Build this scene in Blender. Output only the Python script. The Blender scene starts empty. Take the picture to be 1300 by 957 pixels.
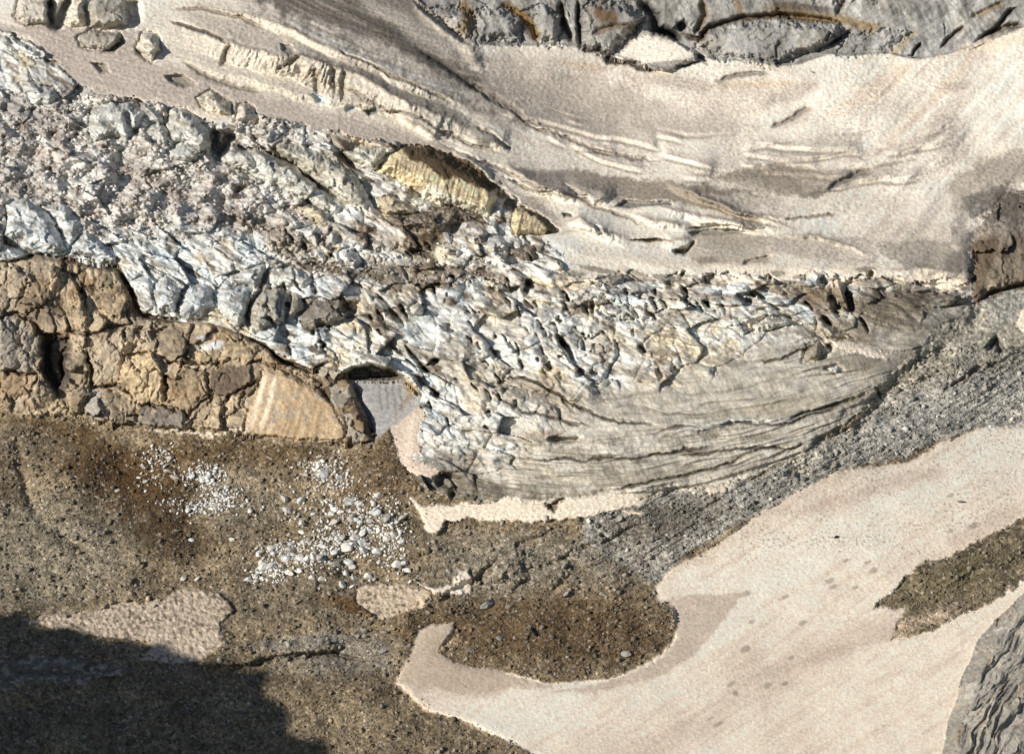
import bpy, math, time
import numpy as np
from mathutils import Vector
T0 = time.time()
f32 = np.float32
rng = np.random.default_rng(7)
sc = bpy.context.scene
col = sc.collection

# ------------------------------------------------------------------ camera frame and the mean slope of the mountainside
PX = 0.25                     # metres covered by one unit of the survey grid on the mean slope
DIST, PITCH, SLOPE = 1200.0, math.radians(8), math.radians(38)
CAM = np.array([0, -DIST*math.cos(PITCH), DIST*math.sin(PITCH)])
RV = np.array([1.0, 0, 0]); UV = np.array([0, math.sin(PITCH), math.cos(PITCH)]); FV = np.array([0, math.cos(PITCH), -math.sin(PITCH)])
NV = np.array([0, -math.sin(SLOPE), math.cos(SLOPE)])
SUN = np.array([-0.73, 0.22, -0.65]); SUN = SUN[0]*RV + SUN[1]*UV + SUN[2]*FV; SUN /= np.linalg.norm(SUN)

def axis(lo, a, b, hi, step):
    mid = np.arange(a, b + step, step)
    def ramp(n0, n1):
        out, x, s = [], n0, step
        while abs(x - n1) > s:
            s *= 1.12; s = min(s, 22); x += s * (1 if n1 > n0 else -1); out.append(x)
        return out
    return np.array(ramp(mid[0], lo)[::-1] + list(mid) + ramp(mid[-1], hi), dtype=f32)
STEP = 1.05
us = axis(-420, -14, 1314, 1720, STEP); vs = axis(-300, -12, 969, 1300, STEP)
U, V = np.meshgrid(us, vs); SH = U.shape

# ------------------------------------------------------------------ noise
GA = rng.random((256, 256)).astype(f32) * 2*math.pi
GX, GY = np.cos(GA), np.sin(GA); HR = rng.random((256, 256, 6)).astype(f32)
def perlin(x, y, s=0):
    x = x + s*37.31; y = y + s*91.17
    xi = np.floor(x); yi = np.floor(y); xf = (x-xi).astype(f32); yf = (y-yi).astype(f32)
    xi = xi.astype(np.int32) & 255; yi = yi.astype(np.int32) & 255; x1 = (xi+1) & 255; y1 = (yi+1) & 255
    w = xf*xf*xf*(xf*(xf*6-15)+10); z = yf*yf*yf*(yf*(yf*6-15)+10)
    a = GX[yi, xi]*xf + GY[yi, xi]*yf; b = GX[yi, x1]*(xf-1) + GY[yi, x1]*yf
    c = GX[y1, xi]*xf + GY[y1, xi]*(yf-1); d = GX[y1, x1]*(xf-1) + GY[y1, x1]*(yf-1)
    return ((a + w*(b-a)) + z*((c + w*(d-c)) - (a + w*(b-a)))) * f32(1.5)
def fbm(x, y, o=4, s=0, g=0.5):
    r, a = 0, 1.0
    for k in range(o):
        r = r + a*perlin(x, y, s+k*3); x = x*2.03; y = y*2.03; a *= g
    return r
def ridged(x, y, o=4, s=0, g=0.5):
    r, a = 0, 1.0
    for k in range(o):
        r = r + a*(1-2*np.abs(perlin(x, y, s+k*3))); x = x*2.05; y = y*2.05; a *= g
    return r
def worley(x, y, s=0, planes=True):
    """nearest and second-nearest distance, the cell's random numbers, and the offset from its centre"""
    x = x + s*13.7; y = y + s*29.3
    xi = np.floor(x).astype(np.int32); yi = np.floor(y).astype(np.int32)
    F1 = np.full(x.shape, 9, f32); F2 = np.full(x.shape, 9, f32)
    bi = np.zeros(x.shape, np.int32); bj = np.zeros(x.shape, np.int32); dx = np.zeros(x.shape, f32); dy = np.zeros(x.shape, f32)
    for j in (-1, 0, 1):
        for i in (-1, 0, 1):
            cx = (xi+i) & 255; cy = (yi+j) & 255
            ex = x - (xi+i + HR[cy, cx, 0]); ey = y - (yi+j + HR[cy, cx, 1])
            d = ex*ex + ey*ey
            m = d < F1
            F2 = np.where(m, F1, np.minimum(F2, d)); F1 = np.where(m, d, F1)
            bi = np.where(m, cx, bi); bj = np.where(m, cy, bj); dx = np.where(m, ex, dx); dy = np.where(m, ey, dy)
    return np.sqrt(F1), np.sqrt(F2), HR[bj, bi, 2:6], dx, dy
def veins(x, y, s, w=.06):
    """thin wandering lines"""
    return np.exp(-(perlin(x, y, s)/w)**2)
def facets(x, y, s):
    F1, F2, R, dx, dy = worley(x, y, s)
    return (R[..., 0]-.5) + 1.7*((R[..., 1]-.5)*dx + (R[..., 2]-.5)*dy), R[..., 3], F2-F1
def sstep(a, b, x):
    t = np.clip((x-a)/(b-a), 0, 1); return t*t*(3-2*t)

# ------------------------------------------------------------------ flow lines of the glacier: S runs across them
cu = [-420, 0, 150, 300, 450, 600, 750, 900, 1050, 1200, 1300, 1720]
FL = [[-420]*12,
      [-240, -90, -60, -10, 20, 60, 80, 90, 85, 60, 20, -120],
      [-200, -40, 20, 70, 100, 155, 205, 232, 240, 220, 180, 0],
      [-60, 60, 115, 150, 175, 250, 310, 338, 346, 352, 330, 200],
      [120, 230, 262, 300, 330, 370, 400, 410, 402, 420, 400, 300],
      [200, 330, 335, 425, 468, 530, 548, 540, 508, 455, 440, 330],
      [420, 540, 552, 570, 590, 632, 640, 616, 565, 480, 450, 350],
      [900, 900, 900, 900, 900, 900, 890, 870, 840, 800, 760, 600],
      [1400]*12]
def smooth_interp(x, xs, ys):
    xs = np.array(xs, float); ys = np.array(ys, float)
    m = np.gradient(ys, xs); k = np.clip(np.searchsorted(xs, x)-1, 0, len(xs)-2)
    h = xs[k+1]-xs[k]; t = (x-xs[k])/h
    return (2*t**3-3*t**2+1)*ys[k] + (t**3-2*t**2+t)*h*m[k] + (-2*t**3+3*t**2)*ys[k+1] + (t**3-t**2)*h*m[k+1]
LV = np.stack([smooth_interp(us, cu, r) for r in FL])
S = np.zeros(SH, f32)
for i in range(len(us)):
    S[:, i] = np.interp(vs, LV[:, i], np.arange(len(FL))*100.0)
WX = (6*fbm(U/45, V/45, 3, 1) + 2.2*fbm(U/9, V/9, 2, 5)).astype(f32)
WY = (6*fbm(U/45, V/45, 3, 11) + 2.2*fbm(U/9, V/9, 2, 15)).astype(f32)
FR = fbm(U/5, V/4, 2, 21).astype(f32); FR2 = perlin(U/2.2, V/2.0, 23).astype(f32)
print('grid', SH, time.time()-T0)

# ------------------------------------------------------------------ layers
H = np.zeros(SH, f32)                     # relief above the mean slope, metres
C = np.zeros(SH+(3,), f32)                # own colour of the ground, plus some painted shade
W = {k: np.zeros(SH, f32) for k in ('snow', 'ice', 'rock', 'gravel')}
OBJ = np.zeros(SH, np.int16)              # which named thing a spot belongs to
DIRT = np.ones(SH, f32)
NAMES = []

def sl(x0, x1, y0, y1):
    a, b = np.searchsorted(us, [x0, x1]); c, d = np.searchsorted(vs, [y0, y1])
    return slice(max(c, 0), max(d, c+1)), slice(max(a, 0), max(b, a+1))
def Z(ox, oy, pts, k=0.33846):
    return [(ox + x*k, oy + y*k) for x, y in pts]
T1 = lambda *p: Z(0, 0, p); T2 = lambda *p: Z(430, 0, p); T3 = lambda *p: Z(860, 0, p)
T4 = lambda *p: Z(0, 290, p); T5 = lambda *p: Z(430, 290, p); T6 = lambda *p: Z(860, 290, p)
T7 = lambda *p: Z(0, 570, p); T8 = lambda *p: Z(430, 570, p); T9 = lambda *p: Z(860, 570, p)
X2 = lambda *p: Z(300, 100, p, .3135); X3 = lambda *p: Z(560, 160, p); X4 = lambda *p: Z(0, 100, p, .2508); X5 = lambda *p: Z(500, 430, p, .5)

def segdist(pts, x, y, closed):
    n = len(pts); D = np.full(x.shape, 1e9, f32); sg = np.zeros(x.shape, f32); tt = np.zeros(x.shape, f32)
    L = [0]
    for i in range(n-1): L.append(L[-1] + math.dist(pts[i], pts[i+1]))
    for i in range(n if closed else n-1):
        ax, ay = pts[i]; bx, by = pts[(i+1) % n]; ex, ey = bx-ax, by-ay; q = ex*ex+ey*ey + 1e-6
        t = np.clip(((x-ax)*ex + (y-ay)*ey)/q, 0, 1); px = x-ax-t*ex; py = y-ay-t*ey; d = px*px+py*py
        m = d < D; D = np.where(m, d, D); sg = np.where(m, np.sign(px*ey - py*ex), sg)
        if not closed: tt = np.where(m, (L[i] + t*(L[i+1]-L[i]))/max(L[-1], 1e-6), tt)
    return np.sqrt(D), sg, tt
def sdf(pts, pad, warp):
    xs = [p[0] for p in pts]; ys = [p[1] for p in pts]; pad = pad + 10*warp
    s = sl(min(xs)-pad, max(xs)+pad, min(ys)-pad, max(ys)+pad)
    x = U[s] + WX[s]*warp; y = V[s] + WY[s]*warp; rag = warp*(1.6*FR[s] + .9*FR2[s])
    d, _, _ = segdist(pts, x, y, True); ins = np.zeros(x.shape, bool); n = len(pts)
    for i in range(n):
        x1, y1 = pts[i]; x2, y2 = pts[(i+1) % n]
        if y1 != y2: ins ^= ((y1 > y) != (y2 > y)) & (x < (x2-x1)*(y-y1)/(y2-y1) + x1)
    return s, np.where(ins, d, -d) + rag
KM = None
def mix(s, m, c):
    if KM is not None: m = m*KM[s]
    C[s] += (np.array(c, f32) - C[s]) * m[..., None]
PARENT = {}
def new_obj(name, label, cat, kind, mat, parent=None):
    NAMES.append((name, label, cat, kind, mat)); k = len(NAMES)
    if parent: PARENT[k] = parent
    return k
def region(pts, kind, c, soft=1.5, warp=0.7, dh=0, dw=6, obj=None):
    s, d = sdf(pts, 12+dw, warp); m = sstep(-soft, soft, d)
    mix(s, m, c)
    for k in W: W[k][s] = W[k][s]*(1-m) + (m if k == kind else 0)
    if dh: H[s] += dh*sstep(-1, dw, d)
    if obj is not None: OBJ[s] = np.where(d > 0, obj, OBJ[s])
    return s, d
def part(pts, name, parent, mt, warp=.6):
    """cut a part out of the named thing PARENT"""
    s, d = sdf(pts, 6, warp); k = new_obj(name, None, None, None, mt, parent); OBJ[s] = np.where((d > 0) & (OBJ[s] == parent), k, OBJ[s])
def tint(pts, c, k=1.0, soft=10, warp=1.0, noise=0.0, nf=14):
    s, d = sdf(pts, soft+6, warp)
    if noise: d = d + noise*fbm(U[s]/nf, V[s]/nf, 4, 77)
    mix(s, sstep(-soft, soft, d)*k, c)
def block(pts, amp=1.6, bevel=7, c=None, ck=1.0, tilt=None, warp=0.6, crack=1.0, cw=1.6, obj=None, kind=None, keep=.35, fac=1.0, fs=16):
    """a serac or rock block: raised, tilted, with a crack along its edge"""
    s, d = sdf(pts, 10, warp)
    cx = np.mean([p[0] for p in pts]); cy = np.mean([p[1] for p in pts]); r = max(4, .5*max(max(p[0] for p in pts)-min(p[0] for p in pts), max(p[1] for p in pts)-min(p[1] for p in pts)))
    tx, ty = tilt if tilt else rng.uniform(-.5, .5, 2)
    m = sstep(0, bevel, d); H[s] += (H0[s] + keep*(H[s]-H0[s]) - H[s])*sstep(-1, 3, d)
    fa, fr, fe = facets((U[s]+1.2*WX[s])/fs, (V[s]+1.2*WY[s])/fs, 31); fb, fr2, fe2 = facets((U[s]+WX[s])/(fs*.4), (V[s]+WY[s])/(fs*.4), 33)
    H[s] += sstep(0, 4, d)*fac*(.8*fa + .18*fb)
    H[s] += m*(amp + amp*(tx*(U[s]-cx) + ty*(V[s]-cy))/r) + 0.25*amp*np.clip(d, 0, r)/r
    H[s] -= crack*np.exp(-(d/cw)**2)
    if c is not None: mix(s, sstep(-1, 1.5, d)*ck, np.array(c)); C[s] *= (1 + sstep(-1, 1.5, d)*.22*(fr+.6*fr2-.8))[..., None]; mix(s, sstep(0, 2, d)*.5*sstep(.1, .5, fbm(U[s]/18, V[s]/9, 4, 35)), (.27, .225, .17) if kind == 'ice' else (.15, .12, .09)); mix(s, sstep(0, 2, d)*.6*veins((U[s]+WX[s])/20, (V[s]+WY[s])/16, 37, .035), (.2, .165, .13))
    if kind:
        mm = sstep(-1, 1, d)
        for k in W: W[k][s] = W[k][s]*(1-mm) + (mm if k == kind else 0)
    if obj is not None: OBJ[s] = np.where(d > 0, obj, OBJ[s])
def line(pts, w=2, dh=0, c=None, ck=1.0, warp=0.5, taper=True, sharp=2):
    xs = [p[0] for p in pts]; ys = [p[1] for p in pts]; pad = 3*w + 8*warp
    s = sl(min(xs)-pad, max(xs)+pad, min(ys)-pad, max(ys)+pad)
    d, sg, t = segdist(pts, U[s]+WX[s]*warp, V[s]+WY[s]*warp, False)
    tp = np.clip(np.minimum(t, 1-t)*6 + .15, 0, 1) if taper else 1
    m = np.exp(-(d/(w*(.35+.65*tp)))**sharp)
    if dh: H[s] += dh*m*tp
    if c is not None: mix(s, np.clip(m*1.3, 0, 1)*ck*tp, c)
def scarp(pts, fw, amp, decay, c=None, ck=.8, flute=0.0, ff=5, warp=0.5, rim=None):
    """a terrace edge: PTS is its rim from left to right, the face below it is FW wide"""
    xs = [p[0] for p in pts]; ys = [p[1] for p in pts]; pad = fw + 3*decay
    s = sl(min(xs)-20, max(xs)+20, min(ys)-pad, max(ys)+fw+14)
    d, sg, t = segdist(pts, U[s]+WX[s]*warp, V[s]+WY[s]*warp, False)
    up = d*sg
    tp = sstep(0, .35, t)*sstep(0, .35, 1-t)*np.where((t <= 0) | (t >= 1), 0, 1)
    h = np.where(up > 0, np.exp(-up/decay), np.clip(1+up/fw, 0, 1))
    face = sstep(0, 2, -up)*sstep(0, 3, fw+up)*tp
    H[s] += amp*h*tp
    if flute: H[s] += face*flute*.9*ridged((U[s]+WX[s]+.3*V[s])/(ff*1.4), (V[s]+WY[s])/(ff*6), 3, 44)*sstep(-.6, .3, fbm(U[s]/40, V[s]/40, 2, 46))
    if c is not None: mix(s, face*ck, c)
    if rim: mix(s, np.exp(-(up/2.5)**2)*tp*.7, rim)
def blob(cx, cy, rx, ry, ang, c, k=1, edge=.45, nf=16, h=0):
    R = max(rx, ry)*1.7; s = sl(cx-R, cx+R, cy-R, cy+R); a = math.radians(ang)
    x = U[s]-cx; y = V[s]-cy; p = (x*math.cos(a)+y*math.sin(a))/rx; q = (-x*math.sin(a)+y*math.cos(a))/ry
    r = np.sqrt(p*p+q*q) + .35*fbm(U[s]/nf, V[s]/nf, 4, 61)
    m = sstep(1+edge, 1-edge, r)
    if c is not None: mix(s, m*k, c)
    if h: H[s] += h*m

# ------------------------------------------------------------------ colours (own colours, daylight)
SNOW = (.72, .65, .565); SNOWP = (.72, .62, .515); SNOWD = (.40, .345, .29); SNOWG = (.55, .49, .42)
ICE = (.68, .66, .61); ICEB = (.55, .61, .635); CREAM = (.66, .575, .43); DIRTY = (.30, .255, .20); LAYER = (.66, .60, .50)
BROWN = (.125, .088, .054); DARKB = (.07, .046, .026); GRAV = (.205, .168, .122); GREY = (.27, .26, .24)
TAN = (.46, .37, .26); TANL = (.56, .46, .33); TAND = (.21, .16, .11); RUST = (.25, .13, .055); RGREY = (.31, .305, .295); RDARK = (.09, .085, .08)

# ------------------------------------------------------------------ named pieces of ground
o_debris = new_obj('debris_slope', None, None, 'structure', 'gravel')
o_snow = new_obj('snowfield', None, None, 'structure', 'snow')
o_ice = new_obj('glacier', None, None, 'structure', 'ice')
o_mor = new_obj('moraine', None, None, 'structure', 'gravel')
o_low = new_obj('lower_snowfield', None, None, 'structure', 'snow')
o_face = new_obj('mountain_cliff', 'grey fissured rock wall with ochre streaks above the upper snowfield', 'rock wall', None, 'rock')
o_cliff = new_obj('rock_cliff', 'tan and rust cracked rock cliff under the blue-white ice', 'rock cliff', None, 'rock')
o_slab = new_obj('rock_slab', 'smooth tan rock slab with pale vertical streaks at the cliff end', 'rock slab', None, 'rock')
o_gslab = new_obj('rock_slab', 'smooth blue-grey rock slab under the dark ice cave', 'rock slab', None, 'rock')
o_knob = new_obj('rock_outcrop', 'brown rock knob between the snowfield and the grey moraine', 'rock outcrop', None, 'rock')
o_brock = new_obj('rock_outcrop', 'grey ridged rock outcrop in the lower snowfield corner', 'rock outcrop', None, 'rock')
o_isl = new_obj('gravel_bed', 'brown gravel tongue lying across the lower snowfield', 'gravel bed', None, 'gravel')

# macro relief table (metres above the mean slope)
rows = [-300, -60, 60, 160, 260, 340, 440, 530, 620, 720, 850, 1000, 1300]
cols = [-420, 0, 250, 500, 750, 1000, 1300, 1720]
TB = np.array([[30, 30, 26, 30, 36, 36, 44, 60],
               [16, 14, 12, 14, 20, 20, 20, 30],
               [13, 12, 12, 8, 0, 3, 6, 14],
               [11, 10, 11, 6, -6, -3, 2, 10],
               [12, 11, 8, 5, -2, -1, 0, 6],
               [14, 13, 8, 6, 3, 2, 1, 5],
               [6, 5, 7, 9, 7, 4, -4, 0],
               [-6, -6, -2, 5, 8, 3, -8, -4],
               [-9, -9, -8, -2, 3, -2, -8, -4],
               [-8, -8, -9, -7, -5, -7, -7, -2],
               [-4, -5, -6, -6, -6, -7, -4, 4],
               [2, 0, -1, -2, -3, -3, 2, 10],
               [8, 8, 8, 8, 8, 8, 12, 20]], float)
A = np.stack([smooth_interp(us, cols, r) for r in TB])            # rows x u
H += np.stack([smooth_interp(vs, rows, A[:, i]) for i in range(len(us))], 1).astype(f32)
C[:] = GRAV; W['gravel'][:] = 1; OBJ[:] = o_debris

region([(-600, -600), (1900, -600), (1900, 60), (1300, 238), (1266, 264), (1246, 282), (1238, 300), (1235, 340), (1240, 380), (1235, 420), (1205, 440), (1175, 460), (1130, 490), (1080, 530),
        (1030, 570), (960, 600), (900, 615), (820, 626), (770, 628), (720, 633), (690, 640), (640, 632), (600, 638), (560, 628), (530, 610), (512, 590), (510, 560), (520, 535), (535, 500),
        (530, 480), (500, 468), (430, 475), (380, 465), (340, 440), (305, 422), (265, 412), (220, 408), (180, 390), (150, 338), (75, 325), (33, 328), (0, 330), (-600, 280)], 'ice', ICE, obj=o_ice, dh=1.0, dw=12)
region([(-600, -600), (1900, -600), (1900, 60), (1300, 240), (1266, 266), (1246, 284), (1238, 302), (1230, 340), (1215, 348), (1180, 353), (1090, 356), (1000, 354), (900, 350), (860, 346), (800, 347), (750, 352),
        (722, 342), (700, 312), (690, 290), (660, 255), (640, 238), (600, 212), (550, 190), (505, 186), (470, 175), (430, 165), (395, 160), (330, 148), (305, 152), (290, 165), (262, 158), (250, 150), (215, 133),
        (200, 130), (185, 127), (150, 126), (120, 118), (90, 100), (70, 85), (45, 62), (30, 50), (0, 38), (-600, -100)], 'snow', SNOW, obj=o_snow, warp=1.5, soft=3)
region([(-600, 560), (0, 510), *T4((0, 660), (50, 690), (110, 710), (230, 700), (330, 715), (430, 730), (560, 745), (700, 750), (840, 760), (950, 780), (1100, 790), (1200, 800), (1290, 805), (1310, 720), (1240, 640),
        (1180, 560), (1060, 500), (990, 440), (900, 390), (780, 360), (650, 345), (540, 340), (520, 290), (480, 210), (450, 150), (330, 130), (240, 105), (100, 110), (0, 120)), (-600, 280)], 'rock', TAN, obj=o_cliff, warp=.4, dh=1.0, dw=5)
region([(524, -5), (500, -600), (1900, -600), (1900, -100), (1300, 35), (1240, 60), (1170, 76), (1150, 75), (1120, 70), (1080, 72), (1050, 70), (1020, 82), (990, 85), (960, 80), (900, 76), (870, 88),
        (830, 88), (790, 75), (770, 72), (735, 60), (700, 57), (630, 60), (597, 55), (570, 40), (550, 20)], 'rock', RGREY, obj=o_face, warp=.25, dh=-2.5, dw=5)
region([(1090, 528), (1122, 484), (1160, 450), (1180, 422), (1212, 404), (1244, 384), (1300, 355), (1900, 420), (1900, 520), (1300, 553), (1240, 543), (1200, 558), (1150, 578), (1070, 597), (1030, 620), (980, 645), (940, 665),
        (900, 685), (870, 705), (845, 735), (832, 742), (800, 720), (740, 690), (740, 660), (790, 642), (830, 628), (900, 622), (960, 603), (1030, 575)], 'gravel', GREY, soft=4, obj=o_mor, warp=.8)
region([(1236, 306), (1238, 292), (1246, 280), (1266, 262), (1300, 236), (1900, 100), (1900, 420), (1300, 366), (1285, 366), (1262, 374), (1240, 388), (1232, 372), (1237, 340)], 'rock', (.25, .205, .155), obj=o_knob, warp=1.3, dh=2.0, dw=16, soft=5)
region([(832, 743), (850, 725), (900, 697), (960, 655), (1010, 625), (1060, 600), (1110, 592), (1160, 585), (1200, 560), (1240, 545), (1300, 540), (1900, 500), (1900, 1900), (1100, 1900), (760, 1020), (640, 935), (540, 900), (503, 868),
        (515, 845), (524, 820), (530, 800), (545, 790), (575, 788), (572, 808), (552, 828), (580, 842), (640, 852), (700, 868), (770, 862), (830, 840), (857, 810), (860, 790), (855, 770), (835, 765)], 'snow', SNOWP, obj=o_low, warp=.5, dh=.25, dw=8, soft=3)
region([(1107, 773), (1125, 755), (1150, 730), (1200, 705), (1300, 662), (1900, 450), (1900, 560), (1300, 735), (1250, 768), (1200, 790), (1160, 810), (1135, 810), (1148, 780), (1149, 771)], 'gravel', (.17, .145, .105), obj=o_isl, warp=.9, dh=.2, dw=5, soft=2.5)
region([(1218, 868), (1240, 815), (1262, 788), (1300, 752), (1900, 600), (1900, 1900), (1150, 1900), (1195, 957)], 'rock', (.30, .285, .255), obj=o_brock, warp=.4, dh=6, dw=22)

# snow patches lying on the debris
def patch(pts, c, label, dh=.3, warp=.8):
    region(pts, 'snow', c, obj=new_obj('snow_patch', label, 'snow patch', None, 'snow'), dh=dh, dw=4, warp=warp)
patch(T8((240, 145), (300, 200), (430, 215), (560, 200), (640, 175), (700, 190), (770, 200), (800, 235), (870, 180), (1000, 170), (1100, 160), (1170, 175), (1100, 215), (1000, 245), (900, 265), (800, 260), (700, 270),
         (600, 280), (500, 268), (400, 270), (370, 320), (330, 305), (300, 230)), SNOWP, 'long crescent snow patch along the foot of the layered ice')
patch(T8((280, 495), (350, 527), (420, 512), (455, 458), (490, 450), (500, 540), (470, 555), (350, 545)), SNOWP, 'small boot-shaped clean snow patch on dark gravel')
patch(T8((60, 520), (180, 495), (330, 535), (340, 570), (290, 600), (140, 640), (60, 590)), (.58, .47, .35), 'dirty brown-stained snow patch below the small boot-shaped patch')
patch([*T5((200, 740), (290, 650), (320, 700), (300, 780), (310, 850)), *T8((250, 20), (350, 60), (380, 80), (340, 100), (280, 95), (235, 60))], (.60, .50, .42), 'narrow hooked snow patch between ice tongue and cliff')
patch(T7((60, 640), (380, 600), (480, 570), (620, 560), (700, 510), (760, 520), (830, 540), (890, 600), (830, 660), (830, 740), (740, 790), (600, 800), (520, 790), (570, 740), (430, 700), (200, 670)), (.56, .46, .36), 'gravel-speckled snow patch at the edge of the big shadow')
patch([(895, 620), (905, 614), (924, 612), (922, 623), (900, 626)], SNOWP, 'tiny pink snow patch under the layered ice front')
patch(T8((1050, 232), (1140, 224), (1130, 240), (1060, 242)), SNOWP, 'thin snow sliver on the gravel below the layered ice')
patch(T6((560, 425), (700, 452), (900, 452), (985, 438), (1000, 450), (900, 480), (700, 482), (600, 455)), SNOWP, 'curved snow ledge between broken ice and moraine')
patch([(779, 73), (795, 60), (815, 45), (830, 39), (850, 45), (865, 55), (887, 69), (882, 80), (855, 88), (830, 89), (812, 82), (795, 78)], SNOW, 'pointed snow mound stranded against the grey rock face', dh=3.5)
patch([(1290, 410), (1296, 396), (1320, 390), (1330, 425), (1300, 424)], SNOWP, 'small snow scrap at the right rim of the moraine')
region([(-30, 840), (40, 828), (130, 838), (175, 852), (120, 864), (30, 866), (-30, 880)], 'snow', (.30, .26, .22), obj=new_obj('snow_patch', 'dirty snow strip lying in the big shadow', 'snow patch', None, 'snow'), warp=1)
H0 = H.copy()
print('regions', time.time()-T0)

# ================================================================== TOP ROCK FACE
W_rockf = W['rock'].copy()
fs = sl(480, 1400, -80, 100); m = W_rockf[fs]*(OBJ[fs] == o_face)
a = ridged((U[fs]*.9-V[fs]*.5)/28, (V[fs]*.9+U[fs]*.4)/75, 5, 3)
C[fs] *= (1 + m*.35*fbm(U[fs]/30, V[fs]/60, 5, 8))[..., None]
H[fs] += m*a*.4; mix(fs, m*.6*sstep(0, .5, fbm((U[fs]+.4*V[fs])/18, V[fs]/60, 5, 9)), (.17, .16, .145)); mix(fs, m*.5*sstep(.1, .5, fbm(U[fs]/40, V[fs]/30, 4, 10)), (.40, .38, .345)); vv = veins((U[fs]+WX[fs]*1.5)/34, (V[fs]+WY[fs]*1.5)/26, 12, .04); vv = vv*sstep(0, .4, fbm(U[fs]/60, V[fs]/40, 2, 13)); H[fs] -= m*vv*.7; mix(fs, m*vv*.6, (.1, .09, .08))
for p, w, dh, c, k in [
    (T2((460, 0), (490, 60), (460, 110), (500, 130)), 7, 0, (.24, .15, .06), .8), (T2((610, 0), (680, 60), (720, 110), (750, 165)), 5, -1.2, (.25, .15, .06), .8),
    (T2((640, 30), (700, 70), (760, 150)), 3, -1, (.26, .17, .07), .8), (T2((830, 0), (840, 90), (880, 160)), 4, -2.5, (.12, .085, .06), .9), (T2((905, 0), (900, 100), (900, 190)), 2.5, -2.5, RDARK, .8),
    (T2((520, 40), (560, 90), (540, 160)), 3, -1, RDARK, .5), (T2((280, 0), (340, 50), (430, 120), (500, 165)), 3.5, -3, RDARK, .7),
    (T2((950, 130), (1040, 100), (1110, 100), (1130, 110)), 4, -2, (.2, .15, .1), .8), (T2((960, 30), (1000, 70), (1050, 60)), 8, 0, (.16, .1, .06), .9),
    (T2((1120, 0), (1180, 60), (1190, 110), (1300, 140)), 6, -4, RDARK, .9), (T2((1290, 150), (1200, 115)), 3, -3, RDARK, .8),
    (T3((0, 90), (30, 130), (90, 150), (110, 110), (230, 70), (330, 60), (420, 60), (540, 70), (640, 100)), 3.5, -3, (.13, .09, .06), .9),
    (T3((300, 40), (420, 40), (520, 60), (640, 80), (720, 100), (800, 90)), 6, 0, (.26, .18, .08), .75), (T3((340, 30), (500, 25), (600, 40)), 5, 0, (.13, .1, .08), .8),
    (T3((90, 0), (100, 60), (70, 130)), 4, -2, (.2, .13, .06), .7), (T3((230, 0), (235, 60)), 4, 0, (.22, .13, .06), .7), (T3((630, 0), (600, 60)), 4, -1.5, (.12, .09, .07), .6),
    (T3((560, 170), (620, 140), (660, 110)), 2.5, -1.5, RDARK, .7), (T3((370, 250), (380, 180), (400, 150)), 2, -1.5, RDARK, .7),
    (T3((980, 180), (1020, 140), (1080, 95)), 2, -1.5, (.13, .1, .07), .8), (T3((1120, 160), (1190, 110), (1240, 50), (1280, 30)), 3, -2.5, (.1, .09, .08), .85),
    (T3((1160, 140), (1230, 100), (1300, 95)), 4, -2.5, (.16, .13, .1), .8), (T3((1100, 65), (1160, 40), (1230, 10)), 3, -1, (.25, .17, .08), .6), (T3((880, 220), (915, 155)), 1.6, -2, RDARK, .95),
    (T3((800, 230), (860, 160), (900, 110)), 3, 0, (.33, .27, .16), .7), (T3((0, 80), (30, 110)), 6, -4, RDARK, .9)]:
    line(p, w, dh, c, k, warp=.4)
for p, a_ in [(T2((500, 60), (560, 20), (620, 20), (690, 100), (690, 165), (520, 165)), 3), (T2((690, 50), (760, 20), (830, 60), (840, 165), (750, 165)), 3), (T2((900, 60), (960, 10), (1100, 10), (1150, 60), (1120, 120), (1010, 220), (910, 190)), 4.5),
              (T3((100, 130), (240, 80), (400, 60), (540, 75), (640, 110), (560, 180), (500, 215), (370, 250), (250, 240), (70, 190)), 4.5), (T3((640, 130), (760, 110), (880, 120), (820, 220), (600, 210)), 1.5), (T2((430, 20), (500, 40), (490, 130), (420, 110), (330, 30)), 2.5)]:
    block(p, a_*.8, 14, None, tilt=(.25, -.2), crack=.9, cw=1.4, keep=.6, fac=.35, fs=44, warp=1.2)
s = fs; dd = ridged((U[s]*.55+V[s]*.84)/9, (U[s]*.84-V[s]*.55)/70, 3, 21)
mk = W_rockf[s]*(OBJ[s] == o_face)*sstep(1000, 1090, U[s]); H[s] += mk*dd*.12; C[s] *= (1+mk*.12*dd)[..., None]
for p in ([(730, 60), (760, 66), (790, 80)], [(760, 74), (800, 84), (835, 92)]): line(p, 3.5, -1, (.12, .1, .08), .9, warp=1)
part([(808, 81), (840, 77), (870, 75), (884, 69), (890, 82), (858, 92), (826, 92)], 'shaded_base', [k+1 for k, q in enumerate(NAMES) if q[1] and 'pointed snow mound' in q[1]][0], 'ice')
tint([(812, 83), (840, 78), (870, 76), (884, 70), (886, 79), (858, 88), (828, 89)], (.33, .31, .29), .8, 1.5, .2)  # shade on the mound's lower band, painted grey
line([(884, 70), (895, 78), (905, 80)], 2, -2.5)

# ================================================================== UPPER SNOWFIELD
sn = W['snow'].copy()
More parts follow.
